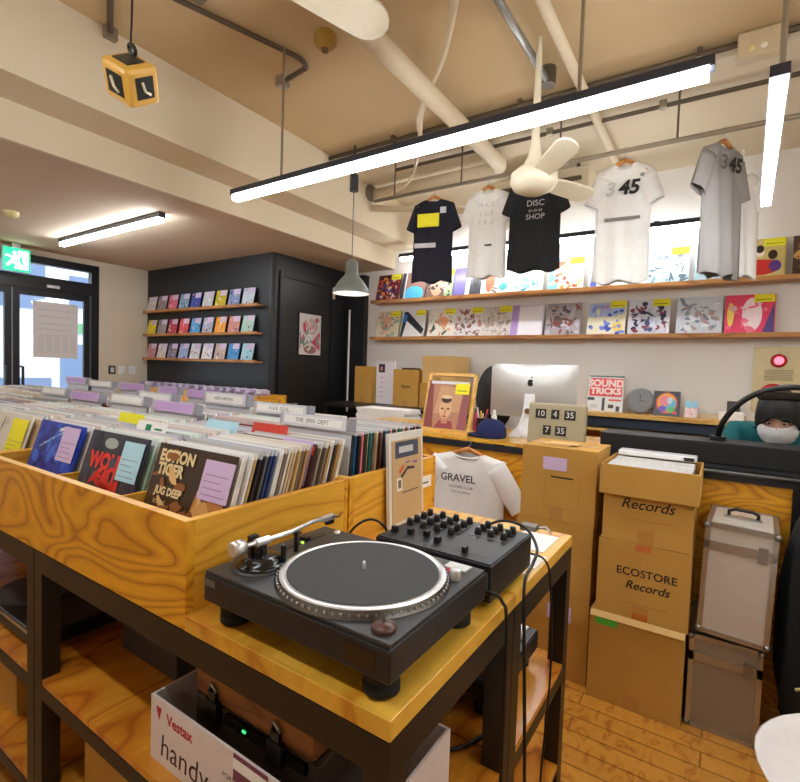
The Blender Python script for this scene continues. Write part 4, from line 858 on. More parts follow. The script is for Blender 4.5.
t = carton('plain cardboard box in the middle of the lilac note stack', -.81, -.455, 2.3, 2.62, .4, .735)
MB().box(-.14, .02, -.161, -.1603, .03, .034, DC).build('printed_line', t)
t = carton('cardboard box with lilac slip at the bottom of its stack', -.83, -.455, 2.3, 2.62, 0, .398)
MB().box(.0, .11, -.162, -.161, .27, .34, M_lilac).build('note', t)
tag(MB().box(-.72, -.6, 2.36, 2.44, 1.0805, 1.084, M_cardL).box(-.7, -.56, 2.38, 2.47, 1.084, 1.087, M_cardL).build('card_scraps'), 'thin cardboard pieces lying on the box with lilac note', 'cardboard')
carton('cardboard box on the bottom shelf under the white carton', -1.5, -1.1, .66, 1.0, .161, .38)
MBx = MB().box(-1.36, -1.28, .6585, .6595, .32, .335, P((120, 200, 180), .5, name='mint_sticker')); tag(MBx.build('sticker'), 'mint sticker on the box of the bottom shelf', 'sticker')
carton('cardboard box on the bottom shelf near the far post', -2.4, -2.0, .66, 1.0, .161, .40)
carton('cardboard box on the floor shelf under the mixer table', -.9, -.5, 1.2, 1.55, .161, .42)

# aluminium flight cases
def flight(label, loc, rz, w2, d2, h, tilt=0., lidh=.09, color=(206, 200, 192)):
    t = thing('flight_case', label, 'flight case', loc, (0, R_(tilt), R_(rz)))
    pm = P(color, .35, .3, name='case_panel'); fr = P((176, 174, 172), .3, .9, name='case_edge')
    MB().box(-w2+.006, w2-.006, -d2+.006, d2-.006, .004, h-lidh-.002, pm).build('body', t)
    MB().box(-w2+.006, w2-.006, -d2+.006, d2-.006, h-lidh+.002, h-.004, pm).build('lid', t)
    e_ = .018
    w = MB()
    for x in (-w2, w2-e_):
        for y in (-d2, d2-e_): w.box(x, x+e_, y, y+e_, 0, h, fr)
    for z in (0, h-lidh-e_, h-lidh, h-e_):
        for y in (-d2, d2-e_): w.box(-w2, w2, y, y+e_, z, z+e_, fr)
        for x in (-w2, w2-e_): w.box(x, x+e_, -d2, d2, z, z+e_, fr)
    w.build('edging', t)
    for x in (-w2, w2):
        for y in (-d2, d2):
            for z in (0, h): MB().ell((x*.96, y*.97, z+(.012 if z == 0 else -.012)), (.013, .013, .013), P((140, 138, 136), .3, .9, name='corner_cap'), 12, 8).build('corner_cap', t) if (y < 0 or z > 0) else None
    w = MB(); w.tube([(-.05, -.0, h), (-.05, -.0, h+.022), (-.03, 0, h+.032), (.03, 0, h+.032), (.05, 0, h+.022), (.05, 0, h)], .007, M_blk, 8); w.box(-.065, .065, -.012, .012, h-.003, h+.004, fr); w.build('handle', t)
    w = MB(); w.box(w2-.06, w2-.03, -d2-.006, -d2, h-lidh-.03, h-lidh+.03, P((150, 148, 146), .3, .9, name='latch')); w.build('latch', t)
    return t
flight('silver aluminium record case standing on the darker case', (.085, 2.46, .40), -3, .118, .17, .45, 1.5)
flight('brownish grey aluminium case standing on the floor', (.06, 2.47, 0), 0, .122, .17, .385, 0, color=(150, 138, 122))

# ================================================================== COUNTER
t = thing('checkout_counter', 'long plywood checkout counter with black top strip', 'counter', (-.8, 3.0, 0))
MB().box(-2.3, .27, 2.66, 2.68, 0, .965, M_ply).build('front_panel', t, world=True)
MB().box(-2.3, -.56, 2.65, 3.35, 1.005, 1.022, M_top).build('worktop', t, world=True)
MB().box(-.56, 1.2, 2.64, 3.35, .995, 1.022, P((20, 21, 24), .5, name='black_worktop')).build('worktop', t, world=True, label='black worktop section')
MB().box(-2.3, 1.2, 2.645, 2.665, .965, 1.0, P((32, 36, 44), .4, name='black_strip')).build('edge_strip', t, world=True)
MB().box(.27, .31, 2.645, 2.69, 0, .965, M_steel).build('leg', t, world=True)
MB().box(1.1, 1.15, 2.66, 2.7, 0, .965, M_steel).build('leg', t, world=True)
MB().box(-2.3, -2.28, 2.68, 3.33, 0, .965, M_ply).build('side_panel', t, world=True)
MB().box(.27, .29, 2.68, 3.33, 0, .965, M_steel).build('side_panel', t, world=True, label='black inner side panel')
tag(MB().box(-.53, 1.15, 2.74, 2.80, 1.023, 1.125, P((17, 18, 20), .55, name='black_riser')).box(-.53, 1.15, 2.80, 2.95, 1.105, 1.125, P((17, 18, 20), .55, name='black_riser')).box(1.1, 1.15, 2.8, 2.95, 1.023, 1.105, M_blk).box(-.53, -.5, 2.8, 2.95, 1.023, 1.105, M_blk).build('counter_riser', bevel=.004), 'low black riser standing on the counter before the cashier', 'riser')
tag(MB().box(-.03, .27, 2.648, 2.652, .0, .001, M_steel).build('x'), 'x', 'x') if 0 else None
w = MB(); w.cyl((-.3, 2.628, 1.005), (.8, 2.628, 1.005), .008, P((90, 88, 86), .35, .6, name='rail_metal')); 
for x in (-.25, .2, .7): w.box(x-.006, x+.006, 2.625, 2.64, .999, 1.011, M_alu)
tag(w.build('counter_rail'), 'thin metal rail along the black counter edge', 'rail')
# T-shirts -------------------------------------------------------
def tshirt(label, loc, rz, w_, h_, col, prints, slv=.17, sw=.1, group=None, hang=True, rough=.9, fold=1., droop=64, cat='T-shirt', neck=True, back_print=None, hook=.085):
    t = thing('t_shirt', label, cat, loc, (0, 0, R_(rz)), group)
    cm = P(col, rough, name='cotton'); w = MB(); NU, NV = 17, 14; hw0 = w_/2
    def hwf(v): return hw0*(1.02-.05*math.sin(v*PI*.8))
    grids = []
    for side in (-1, 1):
        g_ = []
        for j in range(NV+1):
            v = j/NV; row = []
            for i in range(NU+1):
                u = -1+2*i/NU; hw = hwf(v); ztop = h_-.14*h_*(abs(u)**1.2)*.55
                if abs(u) < .36: ztop = h_*(.985-.0*u) - (.06 if side < 0 else .015)*h_*(1-(u/.36)**2)
                z = v*ztop + (1-v)*.012*math.sin(u*6+col[0])
                y = side*(.035*(1-u*u)*(1-.55*v) + .004) + fold*.009*math.sin(u*9+v*2+col[1])*(1-v*.7)
                row.append(Vector((u*hw, y, z)))
            g_.append(row)
        grids.append(g_)
    n1 = NU+1; vs = [p for g_ in grids for r_ in g_ for p in r_]; base = (NV+1)*n1; fs = []
    for j in range(NV):
        for i in range(NU):
            a = j*n1+i; fs.append((a, a+1, a+n1+1, a+n1)); a += base; fs.append((a, a+n1, a+n1+1, a+1))
        for i in (0, NU):
            a = j*n1+i; b = a+base; fs.append((a, a+n1, b+n1, b) if i == 0 else (a, b, b+n1, a+n1))
    for i in range(NU):
        for j in (NV,):
            u = -1+2*(i+.5)/NU
            if abs(u) > .36: a = j*n1+i; fs.append((a, a+1, a+1+base, a+base))
    w.add(vs, fs, cm, True)
    body = w.build('shirt_body', t, smooth=True)
    for sd in (-1, 1):
        a = R_(droop); d = Vector((sd*math.sin(PI/2-a)*1, 0, -math.sin(a)*1)).normalized(); L = slv
        s0 = Vector((sd*hw0*.7, 0, h_*.87)); w = MB(); vs = []; n = 14; rings = 6
        for k in range(rings+1):
            q = k/rings; c = s0 + d*L*q*1.25 - Vector((0, 0, .03*q)); hh = sw*(1-.12*q) ; pr = Vector((d.z, 0, -d.x))
            for i in range(n):
                g = 2*PI*i/n; vs.append(c + pr*hh*.5*math.cos(g)*1.0 + Vector((0, 1, 0))*(.026+.004*math.sin(g*3))*math.sin(g))
        fs = [(k*n+i, k*n+(i+1) % n, (k+1)*n+(i+1) % n, (k+1)*n+i) for k in range(rings) for i in range(n)] + [tuple(range(n))[::-1]]
        w.add(vs, fs, cm, True); w.build('sleeve', t)
    if neck:
        w = MB(); pts = []
        for k in range(25):
            g = 2*PI*k/24; x = hw0*.37*math.cos(g); y = .024*math.sin(g); z = h_*(.965 + .0) - (.035*h_ if math.sin(g) < 0 else -.0)*abs(math.sin(g)) + .0
            pts.append((x, y, z))
        w.tube(pts, .006, P(tuple(int(c*.92) for c in col), .9, name='rib'), 6); w.build('collar', t)
    for tx, cx_, cz, sz, cc, sh, bd in prints:
        if tx == 'rect':
            w = MB(); N_ = 6; vs = []
            x0_, x1_, z0_, z1_ = cx_-sz[0]/2, cx_+sz[0]/2, cz-sz[1]/2, cz+sz[1]/2
            w.box(x0_, x1_, -.049, -.044, z0_, z1_, P(cc, .6, name='shirt_ink')); w.build('chest_print', t)
        else:
            w = MB(); w.text(tx, (cx_, -.048, cz), (1, 0, 0), (0, 0, 1), sz, P(cc, .6, name='shirt_ink'), shear=sh, bold=bd); w.build('chest_print', t)
    if hang:
        w = MB(); M_h = P((196, 130, 66), .5, name='hanger_wood')
        top = h_*.985
        for sd in (-1, 1):
            pts = [(0, 0, top+.02), (sd*hw0*.25, 0, top-.0), (sd*hw0*.55, 0, top-.035), (sd*hw0*.82, 0, h_*.9)]
            w.tube(pts, [.013, .012, .011, .009], M_h, 8)
        hg = w.build('hanger', t)
        MB().tube([(0, 0, top+.02), (0, 0, top+hook-.02), (.012, .0, top+hook-.012), (.016, 0, top+hook+.0), (.004, 0, top+hook+.014), (-.012, 0, top+hook+.008)], .0025, M_alu, 6).build('hanger_hook', hg)
    return t
def at_rail(h_, zr=2.815, hook=.085): return zr - h_*.985 - hook + .004
sl = (236, 234, 230)
tshirt('navy T-shirt with yellow chest patch hanging from the rail', (-1.925, 3.3, at_rail(.64)), 14, .32, .64, (24, 26, 40),
  [('rect', -.03, .46, (.17, .1), (236, 226, 30), 0, 0), ('NO.1 RECORD', -.03, .46, .022, (40, 40, 30), .2, .0005), ('rect', -.05, .27, (.17, .035), (196, 196, 200), 0, 0), ('rect', .085, .53, (.045, .045), (214, 220, 230), 0, 0)], slv=.12, sw=.11, fold=.8)
tshirt('white T-shirt with faint line drawing hanging beside the navy one', (-1.475, 3.3, at_rail(.64)), 10, .28, .64, (226, 222, 216),
  [('M A G', -.0, .5, .045, (190, 184, 180), 0, 0), ('L U S', -.0, .44, .045, (186, 180, 176), 0, 0), ('K R O', -.0, .38, .045, (190, 184, 180), 0, 0), ('rect', .02, .22, (.05, .012), (60, 60, 60), 0, 0)], slv=.11, sw=.11)
tshirt('black T-shirt with small white square print below the fan', (-1.13, 3.3, at_rail(.62)), 8, .35, .62, (20, 20, 22),
  [('DISC', .01, .44, .055, (190, 190, 190), 0, 0), ('o-o-o', .01, .395, .04, (170, 170, 170), 0, 0), ('SHOP', .01, .35, .05, (190, 190, 190), 0, 0)], slv=.11, sw=.12)
tshirt('white T-shirt printed 345 hanging against the white wall', (-.575, 3.3, at_rail(.74)), 6, .32, .74, (234, 232, 228),
  [('3', -.075, .56, .115, (196, 194, 192), .15, .003), ('45', .03, .56, .115, (24, 24, 24), .15, .004), ('rect', 0, .38, (.2, .018), (130, 126, 124), 0, 0), ('rect', .1, .63, (.02, .02), (150, 150, 150), 0, 0)], slv=.12, sw=.12)
tshirt('grey T-shirt printed 345 turned half sideways on the rail', (-.065, 3.3, at_rail(.74)), 58, .34, .74, (150, 146, 144),
  [('3', -.07, .6, .11, (96, 92, 92), .15, .003), ('45', .03, .6, .11, (26, 26, 26), .15, .004), ('rect', .1, .69, (.02, .03), (226, 226, 226), 0, 0)], slv=.15, sw=.13, fold=1.6)
tshirt('white T-shirt hanging behind the grey one', (.02, 3.52, 2.03), 30, .24, .62, (238, 236, 234), [], slv=.1, hang=False)
tshirt('white T-shirt on wooden hanger hooked on the counter edge', (-1.22, 2.585, .34), 4, .46, .62, (238, 236, 234),
  [('GRAVEL', -.04, .46, .06, (50, 50, 50), 0, .0008), ('RECORD CLUB', -.02, .41, .022, (60, 60, 60), 0, 0), ('TOKYO JAPAN', -.02, .38, .018, (60, 60, 60), 0, 0)], slv=.2, sw=.14, droop=50, hook=.055)

# ================================================================== ON THE COUNTER
# easel with framed album
t = thing('album_easel', 'pale wooden easel on the counter', 'easel', (-1.50, 2.84, 1.023), (0, 0, 0))
w = MB(); M = Matrix.Translation((-1.5, 2.80, 1.05)) @ Matrix.Rotation(R_(-14), 4, 'X')
w.box(-.18, -.155, .012, .03, -.02, .37, M_pine, M); w.box(.155, .18, .012, .03, -.02, .37, M_pine, M); w.box(-.18, .18, .012, .03, .35, .37, M_pine, M); w.build('frame', t, world=True)
MB().box(-1.72, -1.30, 2.73, 2.84, 1.023, 1.045, M_pine).build('ledge', t, world=True)
MB().prism([(-1.51, 2.93, 1.35), (-1.49, 2.93, 1.35), (-1.49, 3.05, 1.023), (-1.51, 3.05, 1.023)], (0, .012, 0), M_pine).build('leg', t, world=True)
t = thing('framed_album', 'brown album with a painted face and yellow tag on easel', 'record', (-1.5, 2.79, 1.047), (R_(-14), 0, 0))
w = MB(); w.box(-.152, .152, 0, .006, 0, .315, P((176, 120, 96), .35, coat=.4, name='cover_base'))
w.art((-.152, 0, 0), (1, 0, 0), (0, 0, 1), .304, .315, [('r', 0, 0, 1, 1, (186, 132, 104)), ('p', [(0, 0), (.22, 0), (.1, 1), (0, 1)], (136, 70, 66)), ('p', [(.8, 0), (1, 0), (1, .9), (.86, .8)], (150, 84, 90)), ('p', [(.2, .3), (.8, .35), (.85, .85), (.3, .9)], (206, 158, 118)), ('p', [(.26, 0), (.72, 0), (.66, .16), (.36, .16)], (150, 66, 70)), ('p', [(.42, .1), (.56, .1), (.56, .26), (.42, .26)], (196, 136, 104)),
  ('e', .48, .42, .15, .22, (222, 178, 138)), ('e', .48, .6, .12, .07, (66, 40, 36)), ('e', .48, .66, .13, .04, (230, 200, 160)), ('e', .41, .41, .035, .018, (60, 36, 30)), ('e', .55, .41, .035, .018, (60, 36, 30)), ('p', [(.47, .4), (.5, .4), (.51, .3), (.46, .3)], (190, 136, 100)), ('e', .48, .25, .05, .018, (160, 60, 60)), ('r', .05, .93, .95, .99, (220, 220, 228))])
w.build('cover', t); MB().box(.05, .148, -.006, -.004, .23, .3, M_yel).box(.06, .13, -.0066, -.0061, .25, .254, M_ink).build('price_tag', t)
# computer
t = thing('desktop_computer', 'silver all-in-one computer seen from behind on counter', 'computer', (-1.0, 3.02, 1.023), (0, 0, R_(2)))
AL = P((206, 205, 203), .32, .55, name='silver_back')
w = MB(); pts = []
for k in range(13):
    q = -1+2*k/12; pts.append(q)
vs = []; NX, NZ = 16, 10; X2, Z0, Z1 = .27, .12, .455
for j in range(NZ+1):
    for i in range(NX+1):
        u = -1+2*i/NX; v = -1+2*j/NZ; y = -.006-.042*max(0, 1-abs(u)**2.5)*max(0, 1-abs(v)**2.5); vs.append((u*X2, y, Z0+(v+1)/2*(Z1-Z0)))
fs = [(j*(NX+1)+i, j*(NX+1)+i+1, (j+1)*(NX+1)+i+1, (j+1)*(NX+1)+i) for j in range(NZ) for i in range(NX)]
w.add(vs, fs, AL, True); w.box(-X2, X2, -.0061, .004, Z0, Z1, AL); w.build('back_shell', t)
MB().box(-X2+.004, X2-.004, .004, .006, Z0+.05, Z1-.004, M_blkg).build('screen', t)
# the fruit mark
w = MB(); LG = P((30, 30, 32), .2, coat=.4, name='logo_black')
def fruit(s_): 
    pts = []
    for k in range(32):
        a = 2*PI*k/32; r = 1-.12*abs(math.cos(a))**6*(1 if math.sin(a) > -2 else 0) - .14*max(0, math.sin(a))**12 - .08*max(0, -math.sin(a))**14
        x, z = r*math.cos(a)*.88, r*math.sin(a)
        if math.hypot(x-1.02, z-.12) < .46: x = 1.02-math.sqrt(max(0, .46**2-(z-.12)**2))
        pts.append((x*s_-.0, -.0495, z*s_+.34))
    return pts
w.poly(fruit(.023), LG); w.poly([(.001, -.0496, .366), (.004, -.0496, .376), (.012, -.0496, .381), (.011, -.0496, .373), (.006, -.0496, .368)], LG); w.build('logo', t)
w = MB(); SW_ = P((226, 226, 228), .35, .1, name='stand_white')
prof = [(-.03, .3, -.055), (.03, .3, -.055), (.034, .2, -.08), (.05, .08, -.12), (.1, .02, -.16), (.12, .0, -.175)]
w.prism([(.03, -.056, .27), (.035, -.07, .15), (.055, -.085, .07), (.11, -.1, .012), (.11, -.1, 0), (.045, -.1, 0), (.035, -.098, .022), (-.035, -.098, .022), (-.045, -.1, 0), (-.11, -.1, 0), (-.11, -.1, .012), (-.055, -.085, .07), (-.035, -.07, .15), (-.03, -.056, .27)], (0, .012, 0), SW_)
w.box(-.10, .10, -.09, .08, 0, .008, SW_); w.build('stand', t)
MB().cyl((.0, -.075, .165), (0, -.09, .165), .018, P((120, 80, 60), .6, name='cable_hole')).build('cable_port', t)
# flip number clock
t = thing('number_clock', 'tan clock box with black flip numbers beside computer', 'clock', (-.765, 2.72, 1.023), (R_(-5), 0, 0))
TB = P((168, 158, 128), .5, name='clock_tan')
MB().box(-.157, .157, 0, .05, .003, .235, TB).build('housing', t, bevel=.008)
for x, z, s_ in ((-.085, .175, '10'), (-.005, .175, '4'), (.075, .175, '35'), (-.045, .085, '7'), (.03, .085, '35')):
    w = MB(); w.box(x-.03 if len(s_) > 1 else x-.022, x+.03 if len(s_) > 1 else x+.022, -.003, -.0005, z-.026, z+.026, P((30, 30, 32), .4, name='flip_black')); w.text(s_, (x, -.003, z), (1, 0, 0), (0, 0, 1), .045, M_paper); w.box(x-.03, x+.03, -.0045, -.0042, z-.0006, z+.0006, M_blk); w.build('number_card', t)
# cap
t = thing('cap', 'navy baseball cap lying on the counter by the computer', 'cap', (-1.17, 2.80, 1.023), (0, 0, R_(200)))
NV_ = P((26, 34, 84), .9, name='navy_cotton')
w = MB(); w.lathe([(.088, 0), (.092, .02), (.088, .055), (.07, .09), (.04, .108), (0, .112)], (0, 0, 0), NV_, 28); w.build('crown', t)
w = MB(); w.prism([(.06*math.cos(a)+.03, .085*math.sin(a), .006) if 0 else (.05+.09*math.cos(a), .078*math.sin(a), .006+.008*math.cos(a)) for a in [R_(-90+180*i/14) for i in range(15)]], (0, 0, .005), NV_); w.build('visor', t)
w = MB(); w.ell((0, 0, .113), (.008, .008, .004), NV_, 10, 6); w.build('button', t)
w = MB(); w.box(-.093, -.088, -.02, .02, .03, .05, P((206, 210, 220), .7, name='cap_patch'), Matrix.Rotation(R_(60), 4, 'Z')); w.build('patch', t)
# pen cup and clutter
t = thing('pen_cup', 'black cup of pens and cutters between easel and cap', 'pen cup', (-1.29, 2.93, 1.023))
MB().lathe([(.036, 0), (.038, .1)], (-1.29, 2.93, 1.023), M_blk, 20).build('cup', t, world=True)
for i, (dx, dy, c) in enumerate(((-.02, .0, (230, 230, 230)), (.012, .01, (220, 60, 90)), (.0, -.015, (240, 190, 60)), (.022, -.01, (50, 60, 70)), (-.008, .02, (200, 200, 206)))):
    MB().cyl((-1.29+dx*.4, 2.93+dy*.4, 1.03), (-1.29+dx*2, 2.93+dy*2, 1.19-.01*i), .005, P(c, .4, name='pen')).build('pen', t, world=True)
for (x, y, r, h_, c, l) in ((-1.36, 2.98, .02, .13, (214, 90, 130), 'small pink bottle beside the easel'), (-1.24, 3.0, .018, .15, (226, 226, 220), 'small white bottle by the pen cup'), (-1.83, 2.82, .022, .035, (40, 190, 110), 'green round lid on the counter by the easel')):
    w = MB().lathe([(r, 0), (r, h_*.75), (r*.5, h_*.85), (r*.5, h_), (0, h_)], (x, y, 1.023), P(c, .4, name='bottle_col'), 18); tag(w.build('bottle'), l, 'bottle')
t = thing('sunglasses', 'black and white sunglasses lying on wooden counter end', 'sunglasses', (-1.93, 2.75, 1.023))
for x in (-1.965, -1.895): MB().ell((x, 2.75, 1.045), (.028, .008, .02), M_blkg, 16, 8).build('lens', t, world=True)
MB().box(-1.94, -1.92, 2.745, 2.755, 1.045, 1.055, M_white).box(-2.0, -1.99, 2.75, 2.86, 1.04, 1.05, M_white).box(-1.87, -1.86, 2.75, 2.86, 1.023, 1.05, M_white).build('frame', t, world=True)
tag(MB().box(-2.12, -2.02, 2.7, 2.82, 1.023, 1.032, P((196, 190, 200), .3, .3, name='pale_tool')).build('stapler', bevel=.002), 'flat pale tool on the wooden counter end', 'tool')

# far counter with parcels
t = thing('packing_bench', 'black topped packing bench by the far corner', 'bench', (-2.8, 4.1, 0))
MB().box(-3.5, -1.75, 3.8, 4.55, 1.02, 1.05, M_blk).build('worktop', t, world=True)
for x in (-3.48, -1.81):
    for y in (3.82, 4.49): MB().box(x, x+.05, y, y+.05, 0, 1.02, M_steel).build('leg', t, world=True)
MB().box(-3.45, -1.8, 3.84, 4.5, .84, .86, M_oak).build('shelf', t, world=True)
carton('upright cardboard parcel at the dark corner of bench', -3.34, -3.12, 4.15, 4.4, 1.052, 1.44)
t = thing('display_board', 'tall white board with a small dark photo on bench', 'board', (-2.96, 4.2, 1.052))
w = MB(); w.box(-3.08, -2.84, 4.19, 4.2, 1.052, 1.5, P((232, 226, 232), .6, name='board_white')); w.box(-3.05, -2.97, 4.188, 4.19, 1.38, 1.47, P((60, 30, 36), .4, name='photo_dark')); w.box(-3.025, -3.0, 4.1865, 4.188, 1.4, 1.44, P((190, 130, 120), .5, name='photo_face'))
for k in range(5): w.box(-3.03, -2.99, 4.188, 4.19, 1.12+.05*k, 1.13+.05*k, P((226, 150, 190), .6, name='pink_ink'))
w.build('panel', t, world=True)
MB().prism([(-2.96, 4.2, 1.3), (-2.96, 4.2, 1.052), (-2.96, 4.3, 1.052)], (.01, 0, 0), M_paper).build('easel_leg', t, world=True)
w = MB()
t = carton('cardboard parcel with a small printed mark on the bench', -2.8, -2.5, 4.1, 4.4, 1.052, 1.42, texts=(('hippo', .0, .2, .05, .3),))
MB().box(-.08, .02, -.1, .1, .3685, .385, M_ink).build('top_label', t)
carton('light cardboard box stacked behind the easel', -2.46, -2.1, 4.1, 4.4, 1.30, 1.56, mat=M_cardL)
carton('lower cardboard box carrying the light one behind easel', -2.47, -2.08, 4.08, 4.42, 1.052, 1.298)
t = thing('paper_pile', 'long pile of white paper bags lying on a trolley', 'paper pile', (-2.4, 3.5, .95))
random.seed(9)
for i in range(6): MB().box(-2.72+random.uniform(-.01, .01), -2.2+random.uniform(-.02, .02), 3.42, 3.66, .965+.018*i, .981+.018*i, M_paper).build('sheet', t, world=True)
t = thing('trolley', 'low wooden trolley under the white paper pile', 'trolley', (-2.5, 3.54, 0))
MB().box(-2.85, -2.1, 3.37, 3.72, .93, .955, M_oak).build('tray', t, world=True)
for x in (-2.84, -2.15):
    for y in (3.38, 3.67): MB().box(x, x+.04, y, y+.04, 0, .93, M_steel).build('leg', t, world=True)

# back shelf unit along the white wall
t = thing('back_cabinet', 'low wooden cabinet with open cubbies along white wall', 'cabinet', (-.2, 4.45, 0))
MB().box(-1.4, 1.0, 4.3, 4.595, 1.085, 1.115, M_pine).build('top_board', t, world=True)
MB().box(-1.4, 1.0, 4.34, 4.36, 1.0, 1.085, P((40, 52, 72), .6, name='navy_board')).build('apron', t, world=True)
MB().box(-1.4, 1.0, 4.57, 4.595, 0, 1.085, M_oak).build('back_panel', t, world=True)
MB().box(-1.4, 1.0, 4.31, 4.57, .965, .985, M_pine).build('shelf', t, world=True)
MB().box(-1.4, 1.0, 4.31, 4.57, .72, .74, M_pine).build('shelf', t, world=True)
for x in (-1.4, -1.0, -.78, -.3, .2, .6, .98): MB().box(x, x+.02, 4.31, 4.57, 0, .965, M_pine).build('upright', t, world=True)
# items on it
def stand_card(x0, x1, y, z, h_, label, cat, bg, spec, name='display_record'):
    t = thing(name, label, cat, ((x0+x1)/2, y, z), (R_(-10), 0, 0)); w = MB(); a = (x1-x0)/2
    w.box(-a, a, 0, .005, 0, h_, P(bg, .4, coat=.3, name='cover_base')); w.art((-a, 0, 0), (1, 0, 0), (0, 0, 1), 2*a, h_, spec); w.build('cover', t); return t
stand_card(-.985, -.7, 4.45, 1.117, .31, 'album with big red SOUND TRICKS lettering on the cabinet', 'record', (222, 222, 220),
  [('r', 0, .96, 1, 1, (60, 90, 80)), ('r', .04, .42, .96, .93, (230, 60, 56)), ('t', 'SOUND', .5, .78, .26, .012, (250, 220, 214)), ('t', 'TRICKS', .5, .56, .24, .012, (250, 220, 214)), ('r', .0, .3, .2, .38, (40, 40, 40)), ('r', .42, .02, .5, .38, (40, 40, 40)), ('r', .6, .3, .95, .35, (220, 80, 50)), ('r', .6, .1, .75, .2, (40, 40, 40)), ('r', .82, .02, .92, .16, (40, 40, 40)), ('r', .1, .08, .3, .18, (200, 196, 190))])
t = thing('round_clock', 'round grey clock with cream face on the cabinet', 'clock', (-.57, 4.47, 1.117), (R_(-8), 0, 0))
RX90 = Matrix.Rotation(PI/2, 3, 'X')
MB().lathe([(.105, -.02), (.107, 0), (.1, .012), (.08, .012)], (0, 0, .107), P((130, 130, 136), .5, name='clock_rim'), 40, RX90).build('rim', t)
w = MB(); w.lathe([(.082, .008), (.0, .009)], (0, 0, .107), P((230, 228, 206), .5, name='clock_face'), 40, RX90); w.lathe([(.05, .0095), (.0, .0096)], (0, 0, .107), P((236, 232, 180), .5, name='clock_face2'), 32, RX90); w.build('face', t)
w = MB(); w.box(-.002, .002, -.013, -.011, .1, .16, M_ink); w.box(-.002, .04, -.013, -.011, .105, .109, M_ink); w.build('hand', t)
stand_card(-.47, -.28, 4.45, 1.117, .20, 'small square album with rainbow swirls on dark ground', 'record', (34, 32, 40),
  [('e', .5, .52, .4, .42, (230, 90, 60)), ('e', .5, .55, .34, .36, (240, 170, 60)), ('e', .6, .48, .24, .26, (90, 190, 220)), ('e', .45, .6, .2, .22, (240, 140, 160)), ('e', .35, .28, .14, .12, (120, 80, 200)), ('e', .68, .25, .14, .12, (80, 190, 110)), ('e', .62, .62, .1, .14, (200, 226, 240)), ('e', .8, .15, .1, .06, (220, 60, 60))])
stand_card(-.245, -.16, 4.45, 1.117, .13, 'tiny pink and blue card beside the rainbow album', 'card', (226, 200, 206), [('r', 0, .6, 1, 1, (130, 196, 226)), ('n', 90, 6, [(236, 90, 110), (246, 230, 226)])], name='postcard')
stand_card(.03, .115, 4.52, 1.18, .08, 'small dark card with a gold mark on the wall ledge', 'card', (50, 36, 24), [('p', [(.2, .1), (.5, .5), (.8, .9), (.9, .8), (.6, .3), (.3, .1)], (220, 190, 130))], name='postcard')
tag(MB().box(-.02, .14, 4.42, 4.52, 1.117, 1.178, M_white).build('small_box', bevel=.005), 'small white box under the dark and gold card', 'box')
tag(MB().box(-.25, .16, 4.54, 4.57, 1.117, 1.15, P((214, 200, 170), .6, name='beige_strip')).build('cable_duct'), 'low beige strip lying at the back of the cabinet', 'strip')
tag(MB().box(-.98, -.94, 4.35, 4.45, .986, 1.04, P((220, 40, 50), .5, name='red_obj')).build('red_case'), 'small red case inside the open cabinet cubby', 'case') if 0 else None
t = thing('office_chair', 'black rounded mesh office chair behind the computer', 'chair', (-1.5, 3.62, 0))
w = MB(); w.ell((-1.5, 3.62, 1.22), (.16, .045, .26), M_blk, 24, 14); w.build('backrest', t, world=True)
MB().ell((-1.5, 3.42, .5), (.24, .22, .045), M_blk, 24, 10).build('seat', t, world=True)
MB().tube([(-1.5, 3.66, 1.1), (-1.5, 3.7, .75), (-1.5, 3.6, .48)], .02, M_blk, 8).build('back_support', t, world=True)
MB().cyl((-1.5, 3.42, .08), (-1.5, 3.42, .47), .025, M_blk).build('post', t, world=True)
for k in range(5):
    a = 2*PI*k/5; w = MB().tube([(-1.5, 3.42, .09), (-1.5+.27*math.cos(a), 3.42+.27*math.sin(a), .06)], .018, M_blk, 8); w.ell((-1.5+.27*math.cos(a), 3.42+.27*math.sin(a), .03), (.022, .022, .03), M_blk, 12, 8); w.build('leg', t, world=True)

# ================================================================== PERSON at the counter
PX, PY = .235, 3.06
t = thing('person', 'person in teal top and white mask bending over the counter', 'person', (PX, 3.35, 0))
def skin(name, nodes, edges, mat, parent, subd=2):
    me = bpy.data.meshes.new(name); I = wm(parent).inverted()
    me.from_pydata([tuple(I @ Vector(n[0])) for n in nodes], edges, []); o = bpy.data.objects.new(name, me); COL.objects.link(o); o.parent = parent; WM[o.name] = wm(parent)
    o.modifiers.new('k', 'SKIN'); s_ = o.modifiers.new('s', 'SUBSURF'); s_.levels = subd; s_.render_levels = subd
    for i, n in enumerate(nodes):
        sv = me.skin_vertices[0].data[i]; r = n[1]; sv.radius = (r, r) if not isinstance(r, tuple) else r; sv.use_root = (i == 0)
    me.materials.append(mat); o.modifiers['k'].use_smooth_shade = True
    return o
SK = P((236, 186, 156), .55, name='skin_tone'); TE = P((16, 96, 100), .85, name='teal_knit'); JN = P((40, 46, 62), .9, name='jeans'); HR = P((16, 14, 14), .6, name='black_hair')
bx_, by_ = PX+.03, 3.52
n = [((bx_, by_, .56), .13), ((bx_, by_-.06, .76), (.15, .11)), ((bx_, by_-.18, .95), (.17, .12)), ((bx_-.01, PY+.2, 1.09), (.15, .10)), ((PX, PY+.1, 1.12), .06),
     ((PX-.165, PY+.14, 1.14), .08), ((bx_-.25, by_-.42, .93), .048), ((bx_-.16, by_-.62, 1.06), .038),
     ((bx_+.18, PY+.14, 1.14), .07), ((bx_+.27, by_-.42, .93), .048), ((bx_+.18, by_-.6, 1.06), .038)]
